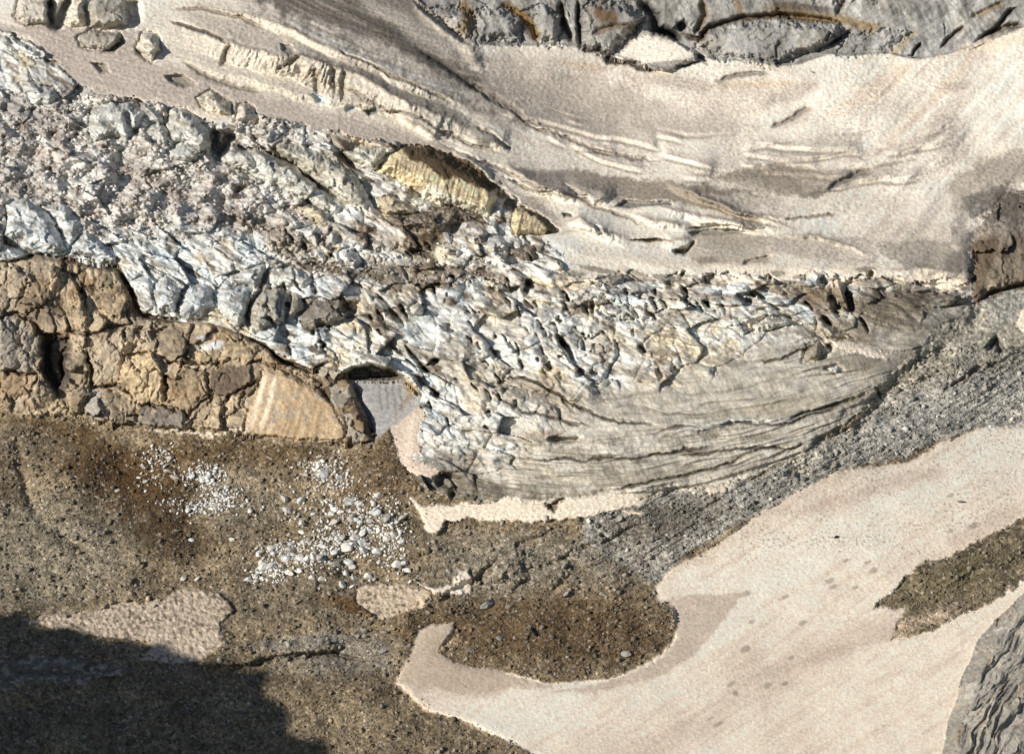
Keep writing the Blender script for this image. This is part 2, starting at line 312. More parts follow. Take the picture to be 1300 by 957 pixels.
# broad colour variation, dirt streaks, and some shading painted in
m = (sn*(OBJ == o_snow))
def cmul(s, m, k): C[s] *= (1 + m*k)[..., None]
al = sl(-420, 1720, -300, 460)
n1 = fbm(U[al]/120, V[al]/60, 5, 31); cmul(al, m[al], .10*n1)
tint(T1((940, 0), (1100, 80), (1300, 150), (1500, 240), (1800, 400), (1980, 470), (1950, 380), (1800, 260), (1600, 60), (1560, -60), (940, -60)), (.19, .17, .15), .85, 14, 1, 12)
s = sl(300, 680, -40, 170)
x, y = U[s]-330, V[s]; st = fbm((y - .62*x + .0009*x*x)/6.5, (x+y*.6)/150, 4, 51)
wz = sn[s]*sstep(-10, 40, 60-np.abs(y - .38*x + 5))*sstep(330, 380, U[s])*sstep(660, 600, U[s]); cmul(s, wz, .45*st); H[s] += .2*st*wz
line([(432, 40), (480, 60), (540, 95), (600, 118), (660, 145)], 9, 0, SNOW, .5); line([(445, 0), (500, 22), (560, 55), (590, 80)], 10, .6, (.5, .46, .41), .7)
line([(530, 60), (575, 90), (610, 115), (650, 137), (670, 150)], 4, -1.2, (.15, .13, .11), .75); line([(450, 10), (520, 60), (580, 110)], 5, 0, (.24, .215, .19), .5)
line([(525, 0), (552, 25), (590, 50), (612, 90)], 9, 1.5, (.50, .45, .39), .6)
for (cx, cy, rx, ry, an, c, k) in [(760, 130, 60, 26, 10, SNOWD, .45), (700, 110, 50, 30, 30, SNOWG, .5), (820, 160, 90, 14, 2, SNOWG, .5), (940, 125, 60, 22, -8, SNOWG, .45), (740, 85, 26, 7, 10, (.62, .46, .34), .6),  # the bowl's blobs deepen its shading by darker colour
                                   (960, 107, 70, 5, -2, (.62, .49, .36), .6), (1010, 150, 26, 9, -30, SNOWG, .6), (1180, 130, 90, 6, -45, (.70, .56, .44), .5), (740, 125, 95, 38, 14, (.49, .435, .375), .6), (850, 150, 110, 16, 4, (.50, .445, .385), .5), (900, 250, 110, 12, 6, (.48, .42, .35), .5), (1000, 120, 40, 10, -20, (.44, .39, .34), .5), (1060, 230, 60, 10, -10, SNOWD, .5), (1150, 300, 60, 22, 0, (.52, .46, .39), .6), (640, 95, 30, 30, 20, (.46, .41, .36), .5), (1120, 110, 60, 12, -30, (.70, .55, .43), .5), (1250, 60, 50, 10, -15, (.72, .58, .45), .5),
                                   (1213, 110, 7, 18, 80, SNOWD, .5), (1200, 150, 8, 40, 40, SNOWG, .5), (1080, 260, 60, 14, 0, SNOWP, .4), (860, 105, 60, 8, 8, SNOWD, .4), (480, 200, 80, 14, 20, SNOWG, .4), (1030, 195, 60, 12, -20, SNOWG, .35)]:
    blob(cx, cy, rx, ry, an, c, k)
for pts in (T3((290, 625), (380, 615), (520, 625), (570, 640), (580, 660), (480, 665), (400, 660)), T3((130, 665), (200, 650), (330, 645), (450, 680), (560, 700), (420, 720), (300, 690)), T3((0, 690), (100, 695), (200, 710), (340, 735), (200, 735), (60, 730)),
            T3((420, 730), (560, 690), (620, 670), (740, 640), (690, 665), (600, 690), (520, 745), (450, 745))):
    tint(pts, (.335, .29, .235), .85, 4, 1.0, 3, 6)
line(T3((560, 715), (600, 690), (690, 650), (740, 640)), 4, -1.6, (.25, .225, .2), .9)
line(T3((350, 475), (400, 462), (450, 430), (510, 400)), 3, -1.0, (.3, .27, .24), .7); line(T3((330, 548), (450, 536)), 1.6, -.5, (.4, .36, .32), .6); line(T3((150, 300), (250, 283), (350, 272)), 3, -1.0, (.32, .29, .26), .8)
line(T3((0, 690), (100, 745), (200, 785), (330, 825), (420, 850)), 3.5, 1.2, (.66, .58, .48), .8); line(T3((0, 705), (100, 760), (200, 800), (330, 838)), 3, -1.0, (.36, .28, .2), .7)
line(T3((385, 822), (520, 815), (610, 800)), 1.8, -.8, (.3, .26, .22), .8)
line(T3((30, 860), (130, 850), (260, 850), (340, 860)), 2.2, -1.6, (.25, .22, .2), .8); tint(T3((40, 865), (150, 856), (270, 858), (200, 878), (60, 882)), (.26, .25, .24), .9, 2, .3)
tint(T3((1000, 710), (1050, 660), (1150, 600), (1310, 552), (1700, 400), (1700, 560), (1310, 655), (1180, 725), (1090, 790), (1030, 790), (1060, 745)), (.44, .39, .32), .8, 6, .8, 4)  # shaded snow band above the knob, painted darker
tint(T3((1080, 790), (1090, 755), (1140, 735), (1180, 732), (1130, 800), (1105, 815)), (.26, .24, .215), .75, 5, 1.2, 5, 8)
tint(T6((1040, 0), (1110, 0), (1105, 100), (1100, 250), (1000, 180), (1020, 130), (1060, 60)), (.25, .235, .22), .85, 5, .8, 3)
s = sl(820, 1400, 40, 300); st = fbm((U[s]*.72+V[s]*.7)/11, (U[s]*.7-V[s]*.72)/120, 4, 55); cmul(s, sn[s]*sstep(980, 1120, U[s]), .10*st); H[s] += .12*st*sn[s]*sstep(980, 1120, U[s])
s = sl(-420, 700, 20, 330); st = fbm(U[s]/60, (S[s])/5, 4, 57); cmul(s, sn[s]*.8*sstep(560, 440, U[s]), .10*st); H[s] += .08*st*sn[s]*sstep(560, 440, U[s])
# pinkish grey apron below the fluted cliff
tint([(-60, 20), *T1((0, 100), (180, 80), (250, 120), (500, 140), (520, 210), (600, 240), (750, 270), (900, 335), (1300, 430), (1700, 530), (1700, 640), (1300, 520), (1000, 470), (700, 395), (560, 370), (300, 350), (180, 220), (100, 130)), (-60, 60)], (.46, .40, .355), .75, 8, 1, 4)
s = sl(480, 1400, 30, 360); H[s] += sn[s]*sstep(560, 660, U[s])*(1.1*fbm(U[s]/120, V[s]/60, 2, 411) + .5*fbm((U[s]*.7+V[s]*.7)/30, (U[s]*.7-V[s]*.7)/90, 3, 413)*sstep(950, 1050, U[s]))
# fluted terrace cliffs
tint(T1((600, 110), (650, 88), (760, 125), (870, 165), (1060, 215), (1130, 208), (1300, 265), (1500, 370), (1700, 450), (1900, 545), (1880, 590), (1600, 520), (1300, 395), (1100, 375), (900, 320), (700, 250), (600, 200)), (.64, .585, .50), .9, 4, .8, 4)
tint(T1((660, 30), (760, 20), (900, 60), (1100, 130), (1300, 215), (1500, 300), (1700, 390), (1640, 400), (1400, 320), (1130, 200), (960, 180), (760, 110)), (.50, .45, .38), .6, 4, .8, 4)
scarp(T1((560, 60), (640, 88), (700, 95), (780, 125), (870, 160), (960, 188), (1060, 212), (1130, 205), (1300, 262), (1420, 320), (1540, 385), (1700, 445), (1850, 520), (1950, 565)), 27, 5.5, 20, (.66, .60, .51), .85, .6, 5, rim=(.22, .18, .13))
scarp(T1((620, 0), (700, 10), (850, 40), (1000, 72), (1130, 128), (1300, 205), (1450, 265), (1600, 340), (1740, 390), (1830, 440), (1920, 530)), 11, 3.2, 16, (.68, .62, .53), .9, .35, 4, rim=(.36, .31, .25))
scarp(T1((900, 155), (960, 185), (1100, 205), (1200, 270), (1330, 330), (1500, 400)), 26, 2.2, 12, (.60, .54, .45), .7, .5, 5)
scarp(T1((640, 205), (800, 262), (950, 300), (1100, 350), (1300, 385), (1500, 410), (1750, 530)), 7, 1.6, 12, (.64, .58, .48), .7, .3, 4)
tint(T1((570, 60), (640, 0), (700, 0), (650, 80), (620, 190), (560, 120)), (.68, .63, .54), .8, 4)
line(T1((640, 80), (700, 95), (780, 130), (860, 165)), 2.2, -1.5, (.14, .115, .09), .85); line(T1((650, 30), (760, 30), (900, 70), (1000, 110)), 2.2, -.9, (.33, .28, .22), .8)
line(T1((680, 225), (760, 280), (900, 330), (1000, 350)), 2.6, -1.0, (.30, .26, .2), .7)
for x0, y0, x1, y1 in ((1130, 210, 1040, 260), (860, 165, 830, 250), (1250, 250, 1260, 350), (1290, 260, 1290, 380), (1180, 250, 1190, 360)):
    line(T1((x0, y0), (x1, y1)), 4, -1.6, (.3, .26, .2), .5)
for pts, c in [(T1((1050, 165), (1090, 170), (1110, 200), (1085, 215), (1055, 190)), (.38, .35, .3)), (T1((1160, 350), (1210, 360), (1240, 385), (1190, 385)), ICEB), (T2((15, 410), (50, 395), (70, 415), (30, 425)), ICEB), (T2((90, 420), (140, 400), (150, 420), (110, 435)), (.3, .31, .3))]:
    s, d = sdf(pts, 5, .3); mix(s, sstep(-1, 1.5, d), c); H[s] -= 2.0*sstep(-1, 3, d)
for p in (T2((200, 430), (300, 470), (360, 505), (410, 525)), T2((480, 515), (600, 540), (640, 560)), T2((560, 610), (640, 620), (720, 680), (830, 720), (960, 770)), T2((850, 690), (960, 740), (1050, 745)), T2((700, 690), (800, 720), (900, 760)),
          X3((810, 195), (900, 240), (1050, 290), (1200, 335)), X3((690, 320), (800, 350), (900, 370), (960, 370)), X3((470, 350), (560, 380), (650, 410)), X3((900, 345), (1050, 370), (1200, 372)), T2((430, 575), (500, 610), (580, 680))):
    scarp(p, 9, 3.0, 12, (.75, .69, .60), .95, .3, 4, rim=(.36, .31, .26))
for p in (T2((0, 185), (200, 280), (430, 390)), T2((510, 470), (580, 510), (640, 560)), T2((650, 680), (760, 720), (830, 720))): line(p, 1.8, -1.3, (.3, .26, .2), .75)
line(X3((870, 470), (920, 470), (955, 430)), 3, -2.0, (.3, .28, .26), .5); line(X3((1130, 520), (1180, 508), (1240, 490)), 3, -1.5, (.22, .18, .13), .8)
for p, c in [(X3((655, 300), (690, 275), (760, 282), (860, 285), (870, 300), (780, 300), (700, 310)), (.3, .29, .27)), (X3((580, 370), (600, 375), (612, 412), (590, 410)), ICEB), (X3((460, 215), (500, 240), (530, 265), (500, 262)), ICEB), (X3((930, 400), (1000, 385), (1130, 388), (1180, 395), (1050, 408), (940, 412)), (.33, .34, .32)),
             (X3((455, 330), (490, 330), (495, 342), (460, 342)), (.2, .17, .15)), (X3((870, 470), (950, 430), (920, 485)), (.28, .26, .24)), (X3((240, 195), (300, 215), (290, 222)), ICEB), (X3((700, 430), (800, 420), (870, 430), (780, 437)), (.2, .15, .1))]:
    s, d = sdf(p, 5, .3); mix(s, sstep(-1, 1.5, d), c); H[s] -= 1.8*sstep(-1.5, 2.5, d)
blob(*X3((1100, 420))[0], 42, 16, 5, (.40, .35, .28), .6); blob(*X3((560, 215))[0], 30, 6, 15, (.32, .28, .24), .6); blob(*X3((430, 180))[0], 45, 5, 4, (.30, .27, .24), .55)
blob(*T6((880, 230))[0], 75, 14, 2, (.22, .195, .175), .85); blob(*T6((980, 120))[0], 50, 18, 0, (.38, .33, .28), .5); blob(*T6((430, 60))[0], 60, 14, 5, (.45, .40, .33), .5)
line([(700, 305), (740, 322), (800, 330), (900, 338), (1000, 341), (1100, 345), (1200, 350)], 9, .8, SNOWP, .6)
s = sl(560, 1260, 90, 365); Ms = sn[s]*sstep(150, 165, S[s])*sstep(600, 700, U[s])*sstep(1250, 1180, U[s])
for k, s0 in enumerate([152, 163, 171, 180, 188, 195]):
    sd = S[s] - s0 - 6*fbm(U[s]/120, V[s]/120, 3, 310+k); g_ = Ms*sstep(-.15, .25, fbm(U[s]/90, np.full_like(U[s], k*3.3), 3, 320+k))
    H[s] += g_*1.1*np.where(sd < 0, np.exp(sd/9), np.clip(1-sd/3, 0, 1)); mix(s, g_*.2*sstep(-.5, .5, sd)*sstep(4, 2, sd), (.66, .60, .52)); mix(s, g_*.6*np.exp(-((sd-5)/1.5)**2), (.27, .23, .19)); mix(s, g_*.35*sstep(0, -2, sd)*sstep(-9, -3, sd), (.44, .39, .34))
Y4 = lambda *p: Z(635, 0, p, .5307)
for pts, c, k in [(Y4((160, 412), (300, 420), (430, 440), (520, 480), (640, 522), (520, 505), (400, 484), (300, 474), (230, 455)), (.36, .305, .245), .85), (Y4((500, 425), (620, 395), (760, 400), (790, 420), (700, 425), (780, 440), (700, 470), (600, 455)), (.40, .345, .285), .65),
                  (Y4((460, 560), (630, 560), (650, 635), (480, 632), (440, 600)), (.47, .42, .35), .7), (Y4((640, 560), (880, 560), (900, 635), (760, 625), (660, 600)), (.50, .45, .385), .6), (Y4((900, 580), (1080, 575), (1090, 640), (980, 640), (905, 610)), (.38, .345, .30), .65),
                  (Y4((1060, 440), (1253, 352), (1253, 432), (1120, 490), (1115, 560), (1060, 600), (1100, 520)), (.46, .41, .355), .7), (Y4((1112, 482), (1160, 462), (1220, 436), (1185, 495), (1130, 525)), (.25, .235, .21), .7), (Y4((1070, 600), (1130, 585), (1128, 665), (1055, 650)), (.27, .25, .225), .7),  # first polygon: shadowed snow band, its shade put into the colour
                  (Y4((30, 400), (120, 410), (160, 440), (80, 430)), (.33, .29, .25), .7), (Y4((0, 500), (120, 560), (250, 560), (160, 520), (60, 480)), (.50, .45, .39), .5), (Y4((0, 110), (150, 240), (300, 320), (150, 330), (0, 250)), (.46, .41, .36), .4)]:
    tint(pts, c, k, 2.5, .8, 2, 6)
for pts, fw, am in [(Y4((150, 438), (215, 450), (295, 478)), 12, 2.5), (Y4((290, 497), (340, 488), (480, 515), (620, 540), (740, 548)), 11, 2.6), (Y4((380, 425), (470, 470), (560, 505), (660, 520), (760, 520)), 3.5, 1.6), (Y4((130, 540), (190, 520), (260, 560), (330, 580)), 12, 2.2),
                    (Y4((380, 590), (440, 565), (470, 570)), 14, 2), (Y4((640, 560), (760, 565), (850, 590), (905, 635)), 4, 1.5), (Y4((900, 650), (1000, 640), (1120, 650)), 9, 1.6), (Y4((0, 395), (60, 420), (140, 455), (220, 490)), 8, 1.8)]:
    scarp(pts, fw, am, 9, (.74, .68, .59), .95, .25, 4, rim=(.4, .35, .3))
for pts, c, k in [(T2((600, 618), (750, 636), (900, 648), (1060, 700), (1250, 760), (1100, 765), (900, 735), (760, 690), (660, 650)), (.41, .36, .31), .7), (T2((0, 200), (200, 300), (430, 405), (540, 480), (620, 545), (560, 530), (430, 450), (200, 350), (0, 260)), (.42, .37, .315), .75),
                  (T2((430, 580), (520, 600), (640, 690), (760, 760), (830, 850), (740, 800), (640, 720), (540, 650)), (.42, .375, .33), .7), (T2((440, 350), (560, 420), (680, 500), (760, 560), (640, 520), (520, 440)), (.46, .41, .36), .5),
                  (T1((60, 60), (200, 90), (320, 110), (480, 110), (560, 120), (400, 150), (200, 130)), (.40, .36, .32), .5), (T2((0, 0), (60, 0), (300, 180), (480, 290), (520, 330), (420, 290), (200, 170)), (.16, .145, .125), .6)]:
    tint(pts, c, k, 4, 1, 4, 8)
for p in (T2((0, 330), (150, 400), (320, 450), (460, 520), (600, 580)), T2((700, 460), (860, 530), (1000, 570), (1200, 600)), T2((480, 300), (560, 370), (680, 440), (780, 470)), X3((0, 60), (140, 130), (300, 200), (480, 260), (640, 320), (800, 380))):
    line(p, 2.2, -1.1, (.29, .25, .21), .7, warp=.8)
# hollows in the apron
for p in (T1((440, 135), (460, 160), (430, 200), (380, 198), (420, 170)), T1((505, 180), (540, 215), (570, 240), (540, 232), (510, 205)), T1((620, 285), (680, 280), (740, 315), (690, 330), (640, 310)), T1((345, 235), (400, 245), (412, 270), (380, 275)), T1((160, 215), (225, 235), (210, 250), (170, 235))):
    s, d = sdf(p, 6, .3); mix(s, sstep(-1, 2, d)*.8, (.32, .29, .25)); H[s] -= 2.2*sstep(-2, 3, d)
print('snow', time.time()-T0)

# ================================================================== ICEFALL
ice = W['ice'].copy(); im = ice*(OBJ == o_ice)
al = sl(-420, 1720, -60, 700); Ua, Va, Sa = U[al], V[al], S[al]; IM = im[al]; IH = IM*np.maximum(sstep(203, 240, Sa), sstep(760, 660, Ua))
lay = sstep(-32, 34, Va + 18*fbm(Ua/50, Va/40, 3, 70) - np.interp(Ua, [500, 560, 650, 760, 900, 1000, 1060, 1150], [650, 622, 578, 500, 465, 415, 410, 400]) ) * sstep(520, 640, Ua)   # 1 in the smooth banded ice
rub = sstep(0, 40, 250 - np.abs(Ua-150)) * sstep(100, 140, Va)*sstep(320, 270, Va)                     # fine rubble
rub = np.maximum(rub, sstep(300, 340, Ua)*sstep(690, 640, Ua)*sstep(16, 4, np.abs(Sa-335-.02*(Ua-450)))*.9)
wob = 11*fbm(Ua/60, Va/60, 2, 71); wob2 = 9*fbm(Ua/60, Va/60, 2, 73)
blk = (1-lay)*(1-.4*rub)
xs_, ys_ = Ua+wob, Sa*1.15 + wob2
F1, F2, R4, dx, dy = worley((xs_+.5*ys_)/50, ys_/24, 1)
H[al] += IH*blk*(2.6*(R4[..., 0]-.5) + 4.8*((R4[..., 1]-.35)*dx + (R4[..., 2]-.6)*dy) - .5*np.exp(-((F2-F1)/.08)**2))
tone = R4[..., 3]; crack = np.exp(-((F2-F1)/.05)**2)
F1, F2, R5, dx, dy = worley((xs_-.4*ys_)/24, ys_/13, 2)
H[al] += IH*(.35+.65*blk)*(1-.8*lay)*(.3*(R5[..., 0]-.5) + .6*((R5[..., 1]-.5)*dx + (R5[..., 2]-.55)*dy) - .15*np.exp(-((F2-F1)/.09)**2))
crack = np.maximum(crack, .7*np.exp(-((F2-F1)/.07)**2)); tone2 = R5[..., 3]
F1, F2, R6, dx, dy = worley((Ua+wob*.3)/7.5, (Va+wob2*.3)/6, 3)
H[al] += IM*(.06 + .28*rub)*(1-.85*lay)*(.75*(R6[..., 0]-.5) + .9*((R6[..., 1]-.5)*dx + (R6[..., 2]-.5)*dy) - .25*np.exp(-((F2-F1)/.12)**2))
H[al] += IM*(1-lay)*(.16*ridged(Ua/30, Sa/13, 3, 81, .5))
# own colour of the ice: white, bluish, cream, and dirt
n = fbm(Ua/55, Sa/30, 5, 85); n2 = fbm(Ua/22, Sa/9, 5, 89); n3 = fbm(Ua/80, Va/80, 3, 93)
Ca = C[al]
def mixa(m, c):
    global Ca
    Ca += (np.array(c, f32)-Ca)*np.clip(m, 0, 1)[..., None]
mixa(IM*sstep(-.2, .7, n3 + .5*(tone-.5) + .25*sstep(420, 250, Ua) + .2*sstep(420, 240, Va+Ua*.1)*0), ICEB)
mixa(IM*sstep(.1, .7, -n3 + .6*(tone2-.5) + .25*sstep(500, 800, Ua)), CREAM)
mixa(IM*(1-lay)*.85*sstep(.15, .5, n + .6*n2 + .25*(tone2-.5)), (.27, .22, .165))
mixa(IM*(1-lay)*.75*sstep(.15, .45, n2 + .35*(R6[..., 3]-.5))*sstep(-.3, .3, n), (.17, .13, .09))
mixa(IM*crack*.2*(1-lay)*sstep(-.3, .5, n2+.2), (.16, .135, .11))
mixa(IM*rub*.75, (.50, .45, .41)); mixa(IM*rub*.85*sstep(.1, .4, fbm(Ua/22, Va/14, 5, 97)), (.24, .185, .14)); mixa(IM*rub*.8*sstep(-.1, .4, fbm(Ua/40, Va/30, 4, 99)), (.60, .61, .60)); H[al] += IM*rub*(3.6*fbm(Ua/38, Va/26, 4, 98, .45)); mixa(IM*rub*.5*(R6[..., 3] > .62), (.66, .62, .58)); mixa(IM*rub*.45*(R6[..., 3] < .18), (.24, .2, .17))
# banded lower ice
bl = IM*lay
mixa(bl, LAYER); mixa(bl*.7*sstep(-.3, .6, n3+.4*n), (.50, .475, .40)); mixa(bl*.6*sstep(700, 520, Ua)*sstep(-.4, .3, n), (.56, .53, .46))
b1 = fbm(Ua/260, Sa/7, 4, 101); b2 = fbm((Ua-.5*Va)/9, (Va+.4*Ua)/60, 4, 103)
mixa(bl*.35*sstep(.05, .5, b1), (.29, .255, .195)); mixa(bl*.5*sstep(.0, .6, b2), (.30, .27, .21)); mixa(bl*.55*sstep(.1, .5, -b2+.3*b1), (.60, .575, .51)); mixa(bl*.4*sstep(.05, .5, fbm(Ua/45, Sa/11, 5, 106)), (.27, .225, .165)); mixa(bl*.6*sstep(.05, .5, fbm(Ua/70, Sa/25, 4, 108) + .3*sstep(560, 440, Va)), (.60, .57, .5))
H[al] += bl*(.2*b1 + .05*ridged((Ua-.5*Va)/11, (Va+.4*Ua)/50, 3, 105) + .8*fbm(Ua/70, Sa/26, 3, 107))
for k, (s0, q) in enumerate([(462, .9), (488, .7), (510, 1.0), (533, .8), (552, 1.0), (572, .9), (590, 1.2)]):
    sd = Sa - s0 - 5*fbm(Ua/90, Va/90, 3, 110+k)
    g = bl*sstep(-.4, .3, fbm(Ua/110, Sa/60, 2, 120+k)+.15)
    H[al] += g*q*.4*np.where(sd < 0, np.exp(sd/8), np.clip(1-sd/2.5, 0, 1)); mixa(g*.75*np.exp(-((sd-3)/1.2)**2), (.11, .09, .065)); mixa(g*.35*sstep(0, 3, sd)*sstep(14, 4, sd), (.5, .47, .4))
sw = IM*(1-rub)*sstep(285, 205, Sa - 26*fbm(Ua/40, Va/16, 4, 401))*sstep(600, 700, Ua); mixa(sw*.8, SNOW); H[al] -= sw*.3
vn = veins(xs_/30, Sa/9, 131, .05)*sstep(-.3, .2, fbm(Ua/60, Va/60, 2, 133)); vn2 = veins((Ua+wob)/16, (Sa+wob2*.5)/6, 135, .07)*sstep(-.1, .3, fbm(Ua/50, Va/40, 2, 137))
mixa(IM*(1-.5*lay)*.45*vn, (.17, .13, .09)); mixa(IM*(1-.7*lay)*.4*vn2, (.2, .155, .11)); vl = veins(Ua/70, (Sa+4*fbm(Ua/40, Va/40, 2, 146))/4.2, 145, .11)*sstep(-.1, .3, fbm(Ua/60, Sa/14, 3, 147)); mixa(IM*(1-rub)*(.2+.4*lay)*vl, (.14, .11, .075)); bd = sstep(.12, .45, fbm((Ua-.25*Va)/38, Sa/8, 5, 148, .6)); mixa(IM*(1-rub)*(1-.5*lay)*.45*bd, (.27, .215, .155)); H[al] -= IH*(1-.8*lay)*(.5*vn + .1*vn2); H[al] += IH*(1-.88*lay)*(.9*fbm((Ua+Va*.3)/34, Sa/15, 3, 142, .4) + 1.6*np.abs(fbm((Ua-.6*Va)/34, Va/22, 3, 143)))
hl = sstep(.0, .45, fbm(Ua/46, Sa/20, 4, 139) + .15*sstep(560, 300, Ua)); mixa(IM*(1-.7*lay)*(1-.7*rub)*.55*hl, (.72, .735, .72))
for k in range(15):
    s0 = 446 + k*10.3; sd = Sa - s0 - 7*fbm(Ua/110, Va/110, 3, 500+k); g = bl*sstep(-.1, .25, fbm(Ua/80, Sa/60, 2, 520+k))
    H[al] += g*.3*np.where(sd < 0, np.exp(sd/5), np.clip(1-sd/2, 0, 1)); mixa(g*.7*np.exp(-((sd-2)/.9)**2), (.15, .12, .085)); mixa(g*.45*np.exp(-((sd+2)/1.6)**2), (.70, .67, .59))
C[al] = Ca; del Ca
print('ice', time.time()-T0)

KM = im
# zone tints (dirt and meltwater stains of the ice)
for (cx, cy, rx, ry, an, c, k) in [(650, 495, 80, 20, 12, (.40, .35, .28), .5), (690, 560, 70, 14, 18, (.30, .26, .2), .5), (470, 300, 60, 12, 15, (.28, .22, .16), .5), (560, 345, 90, 9, 4, (.24, .18, .12), .75), (400, 335, 60, 10, 20, (.30, .24, .18), .55),
                                   (560, 600, 60, 26, 0, (.20, .175, .14), .75), (600, 625, 110, 12, 0, (.17, .145, .11), .7), (1010, 370, 50, 12, 12, (.30, .235, .16), .8), (1040, 385, 20, 14, 60, (.26, .19, .12), .7), (1130, 395, 70, 24, 8, (.21, .175, .13), .85), (1175, 375, 50, 16, 0, (.17, .145, .115), .85), (1080, 420, 40, 14, 20, (.24, .195, .14), .7),
                                   (1120, 460, 70, 14, 0, (.32, .28, .21), .7), (420, 385, 40, 12, -10, (.30, .26, .2), .5), (340, 290, 90, 10, 24, (.27, .215, .165), .6), (480, 350, 110, 7, 8, (.2, .155, .11), .7), (200, 230, 70, 10, 35, (.29, .24, .2), .55), (560, 455, 60, 8, 14, (.28, .235, .18), .6), (780, 440, 120, 6, 8, (.30, .25, .19), .6), (860, 375, 120, 5, 3, (.31, .265, .21), .6), (700, 500, 60, 18, 12, (.36, .32, .26), .6), (40, 150, 50, 14, 30, (.25, .23, .21), .6), (30, 240, 50, 40, 0, (.34, .32, .30), .4), (60, 100, 50, 30, 0, (.34, .31, .28), .35), (820, 605, 120, 8, -4, (.36, .32, .25), .45),
                                   (700, 430, 110, 30, 5, (.66, .63, .56), .45), (880, 400, 80, 20, 0, (.64, .6, .52), .4), (560, 420, 50, 30, 20, (.66, .66, .62), .4), (900, 490, 140, 26, -4, (.60, .55, .46), .4), (620, 530, 60, 34, 0, (.64, .61, .55), .5), (760, 530, 110, 22, 4, (.60, .555, .47), .45), (980, 520, 70, 14, -14, (.52, .46, .35), .5)]:
    blob(cx, cy, rx, ry, an, c, k)

KM = None
